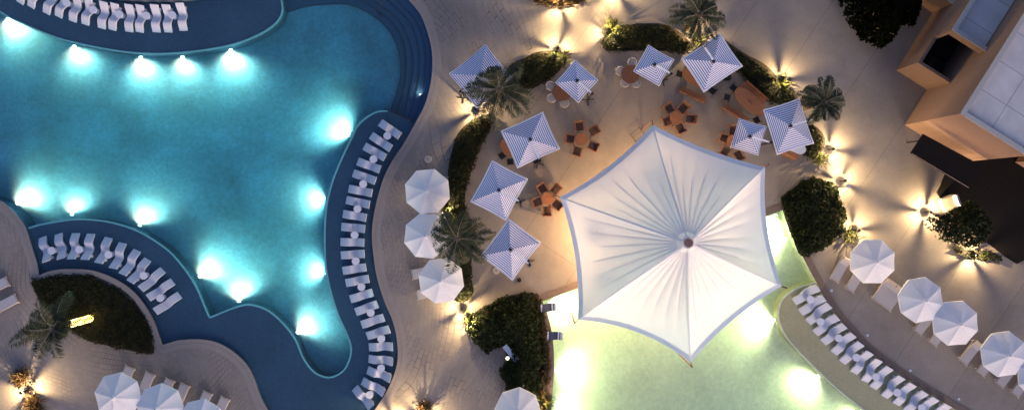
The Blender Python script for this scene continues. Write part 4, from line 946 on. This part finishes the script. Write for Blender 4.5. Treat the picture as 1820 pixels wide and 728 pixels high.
def white_chair():
    from mathutils import Matrix
    c = P(1686, 361, .5); t = empty('white_armchair', (c.x, c.y, 0), R(22), 'white upholstered armchair between the bright light and the dark terrace', 'armchair')
    MB().box((0, 0, .36), (1.0, .85, .30)).build('seat', M['pil'], t); MB().box((.56, 0, .60), (.16, .95, .62), 0, Matrix.Rotation(.15, 3, 'Y')).build('backrest', M['white'], t)
    for s in (-1, 1): MB().box((0, s*.48, .44), (1.0, .12, .42)).build('armrest', M['pil'], t)
    for x in (-.4, .4):
        for s in (-1, 1): MB().box((x, s*.4, .1), (.06, .06, .2)).build('leg', M['dark'], t)
white_chair()

# ---------------------------------------------------------------- terracotta building and dark terrace
U1 = Vector((.542, -.840)); U2 = Vector((.845, .535))
RZ = math.atan2(-U2.y, U2.x)
B0 = P(1608, 222)
bld = empty('building', (B0.x, B0.y, 0), RZ, 'terracotta building with flat pale slab roofs at the upper right', 'building')
# local axes: +x along the front wall (U2), +y along the side (U1)
W_, D_, HB = 5.45, 30.0, 6.75
def wallbox(x0, y0, x1, y1, z0, z1, name='wall', m='terra'): return MB().box(((x0+x1)/2, (y0+y1)/2, (z0+z1)/2), (x1-x0, y1-y0, z1-z0)).build(name, M[m], bld)
wallbox(0, 0, W_, D_, 0, HB-.45)
RX = 22
wallbox(W_+.002, 3.5, RX, D_, 0, HB-.452, 'rear_wing_wall')
rf = MB().box((RX/2, D_/2+.1, .05), (RX-.3, D_-.3, .1)).build('roof', M['roof'], bld); rf.location = (0, 0, HB-.44)
cp = MB(); cp.box((.13, D_/2, HB-.22), (.26, D_, .45)); cp.box((RX/2, .13, HB-.222), (RX-.53, .26, .446)); cp.build('parapet', M['terra'], bld)
cc = MB(); cc.box((.12, D_/2, HB+.03), (.34, D_+.04, .05)); cc.box((RX/2, .12, HB+.027), (RX-.6, .34, .05)); cc.build('parapet_cap', M['rim'], bld)
for q in ((4.3, 3.4), (2.1, 8.2), (6.8, 5.9)): MB().cyl((q[0], q[1], HB-.338), .10, .05, 14).build('roof_drain', M['rim'], bld)
# the bay on the left side: open well then a taller block
def loc(u, v):
    d = P(u, v)-B0; c, s = math.cos(-RZ), math.sin(-RZ); return d.x*c-d.y*s, d.x*s+d.y*c
bx, by = loc(1593, 125)
y1 = by+2.25; HW = 2.9; HT = 5.0
wallbox(bx, by, -.003, by+.22, 0, HW, 'bay_front_wall'); wallbox(bx, by+.222, bx+.22, y1, 0, HW, 'bay_side_wall')
wallbox(bx+.225, by+.226, -.004, y1-.003, 0, .6, 'well_floor', 'dkint')
wb = MB(); wb.box((bx+.7, by+1.0, 1.0), (.35, .9, .8)); wb.box((bx+1.5, by+1.3, .95), (.5, .5, .7)); wb.cyl((bx+1.3, by+.7, .6), .18, .5, 12); wb.build('well_plant', M['dark'], bld)
wallbox(bx, y1+.002, bx+.24, y1+16, 0, HT, 'tower_side_wall'); wallbox(bx+.242, y1+.002, -.004, y1+.24, 4.25, HT, 'tower_header'); wallbox(bx+.24, y1+2.5, -.004, y1+15, 0, HT-.6, 'tower_core')
wallbox(bx+.243, y1+.24, -.005, y1+2.49, 0, .55, 'loggia_floor', 'dkint'); wallbox(bx+.243, y1+.245, -.006, y1+2.495, HT-.7, HT-.5, 'loggia_ceiling'); wallbox(bx+.25, y1+2.40, -.01, y1+2.49, .56, HT-.71, 'loggia_window', 'glass')
r2 = MB().box(((bx)/2+.1, y1+7.6, HT-.44), (-bx-.30, 14.6, .08)).build('lower_roof', M['roof'], bld)
c2 = MB(); c2.box((bx+.11, y1+8, HT+.025), (.32, 16, .05)); c2.box((bx/2+.1, y1+.12, HT+.028), (-bx-.3, .3, .05)); c2.build('lower_parapet_cap', M['rim'], bld)
b4x, b4y = loc(1606, -10); wallbox(b4x, b4y, bx-.003, b4y+6, 0, 2.5, 'annex_wall'); wallbox(b4x-.05, b4y-.05, bx-.006, b4y+6.05, 2.5, 2.58, 'annex_cap', 'rim')
terr = w2([(1632, 262), (1720, 283), (1870, 250), (1990, 400), (1900, 420), (1806, 468), (1785, 455), (1740, 420), (1690, 380), (1664, 342), (1680, 308)])
tag(MB().prism(terr, 0, .14).build('terrace', M['dkwood']), 'dark timber terrace below the building', 'terrace', kind='structure')
tag(fixn(MB().strip(w2([(1663, 343), (1680, 309)]), .5, .10, .1, False, -1).build('step', M['curb'])), 'brown step at the terrace edge', 'step', kind='structure')
def canopy():
    zc = 2.7; q = [P(u, v, zc) for u, v in [(1619, 272), (1641, 238), (1752, 298), (1722, 334)]]; c = sum(q, Vector())/4; t = empty('entrance_canopy', (c.x, c.y, 0), 0, 'flat black entrance canopy tucked below the front of the terracotta building', 'canopy')
    MB().prism([((p-c).x, (p-c).y) for p in q], zc-.12, zc).build('canopy_slab', M['dkwood'], t)
    for k in (1, 2): p = (q[k]-c)*.8; MB().tube([(p.x, p.y, 0), (p.x, p.y, zc-.12)], .05, 8).build('post', M['dark'], t)
    MB().tube([((q[0]-c)*.98).to_2d().to_3d()+Vector((0, 0, zc+.02)), ((q[3]-c)*.98).to_2d().to_3d()+Vector((0, 0, zc+.02))], .03, 6).build('gutter', M['curb'], t)
canopy()
c_ = P(1830, 290, 0); t = empty('garden_wall', (c_.x, c_.y, 0), RZ, 'low terracotta wall cut off by the right picture edge', 'wall')
MB().box((0.4, 0, .9), (3.0, 1.2, 1.8)).build('wall_body', M['terra'], t); MB().box((0.4, 0, 1.83), (3.1, 1.3, .06)).build('wall_cap', M['coping'], t)
for o in bpy.data.objects:
    if '_used' in o: del o['_used']
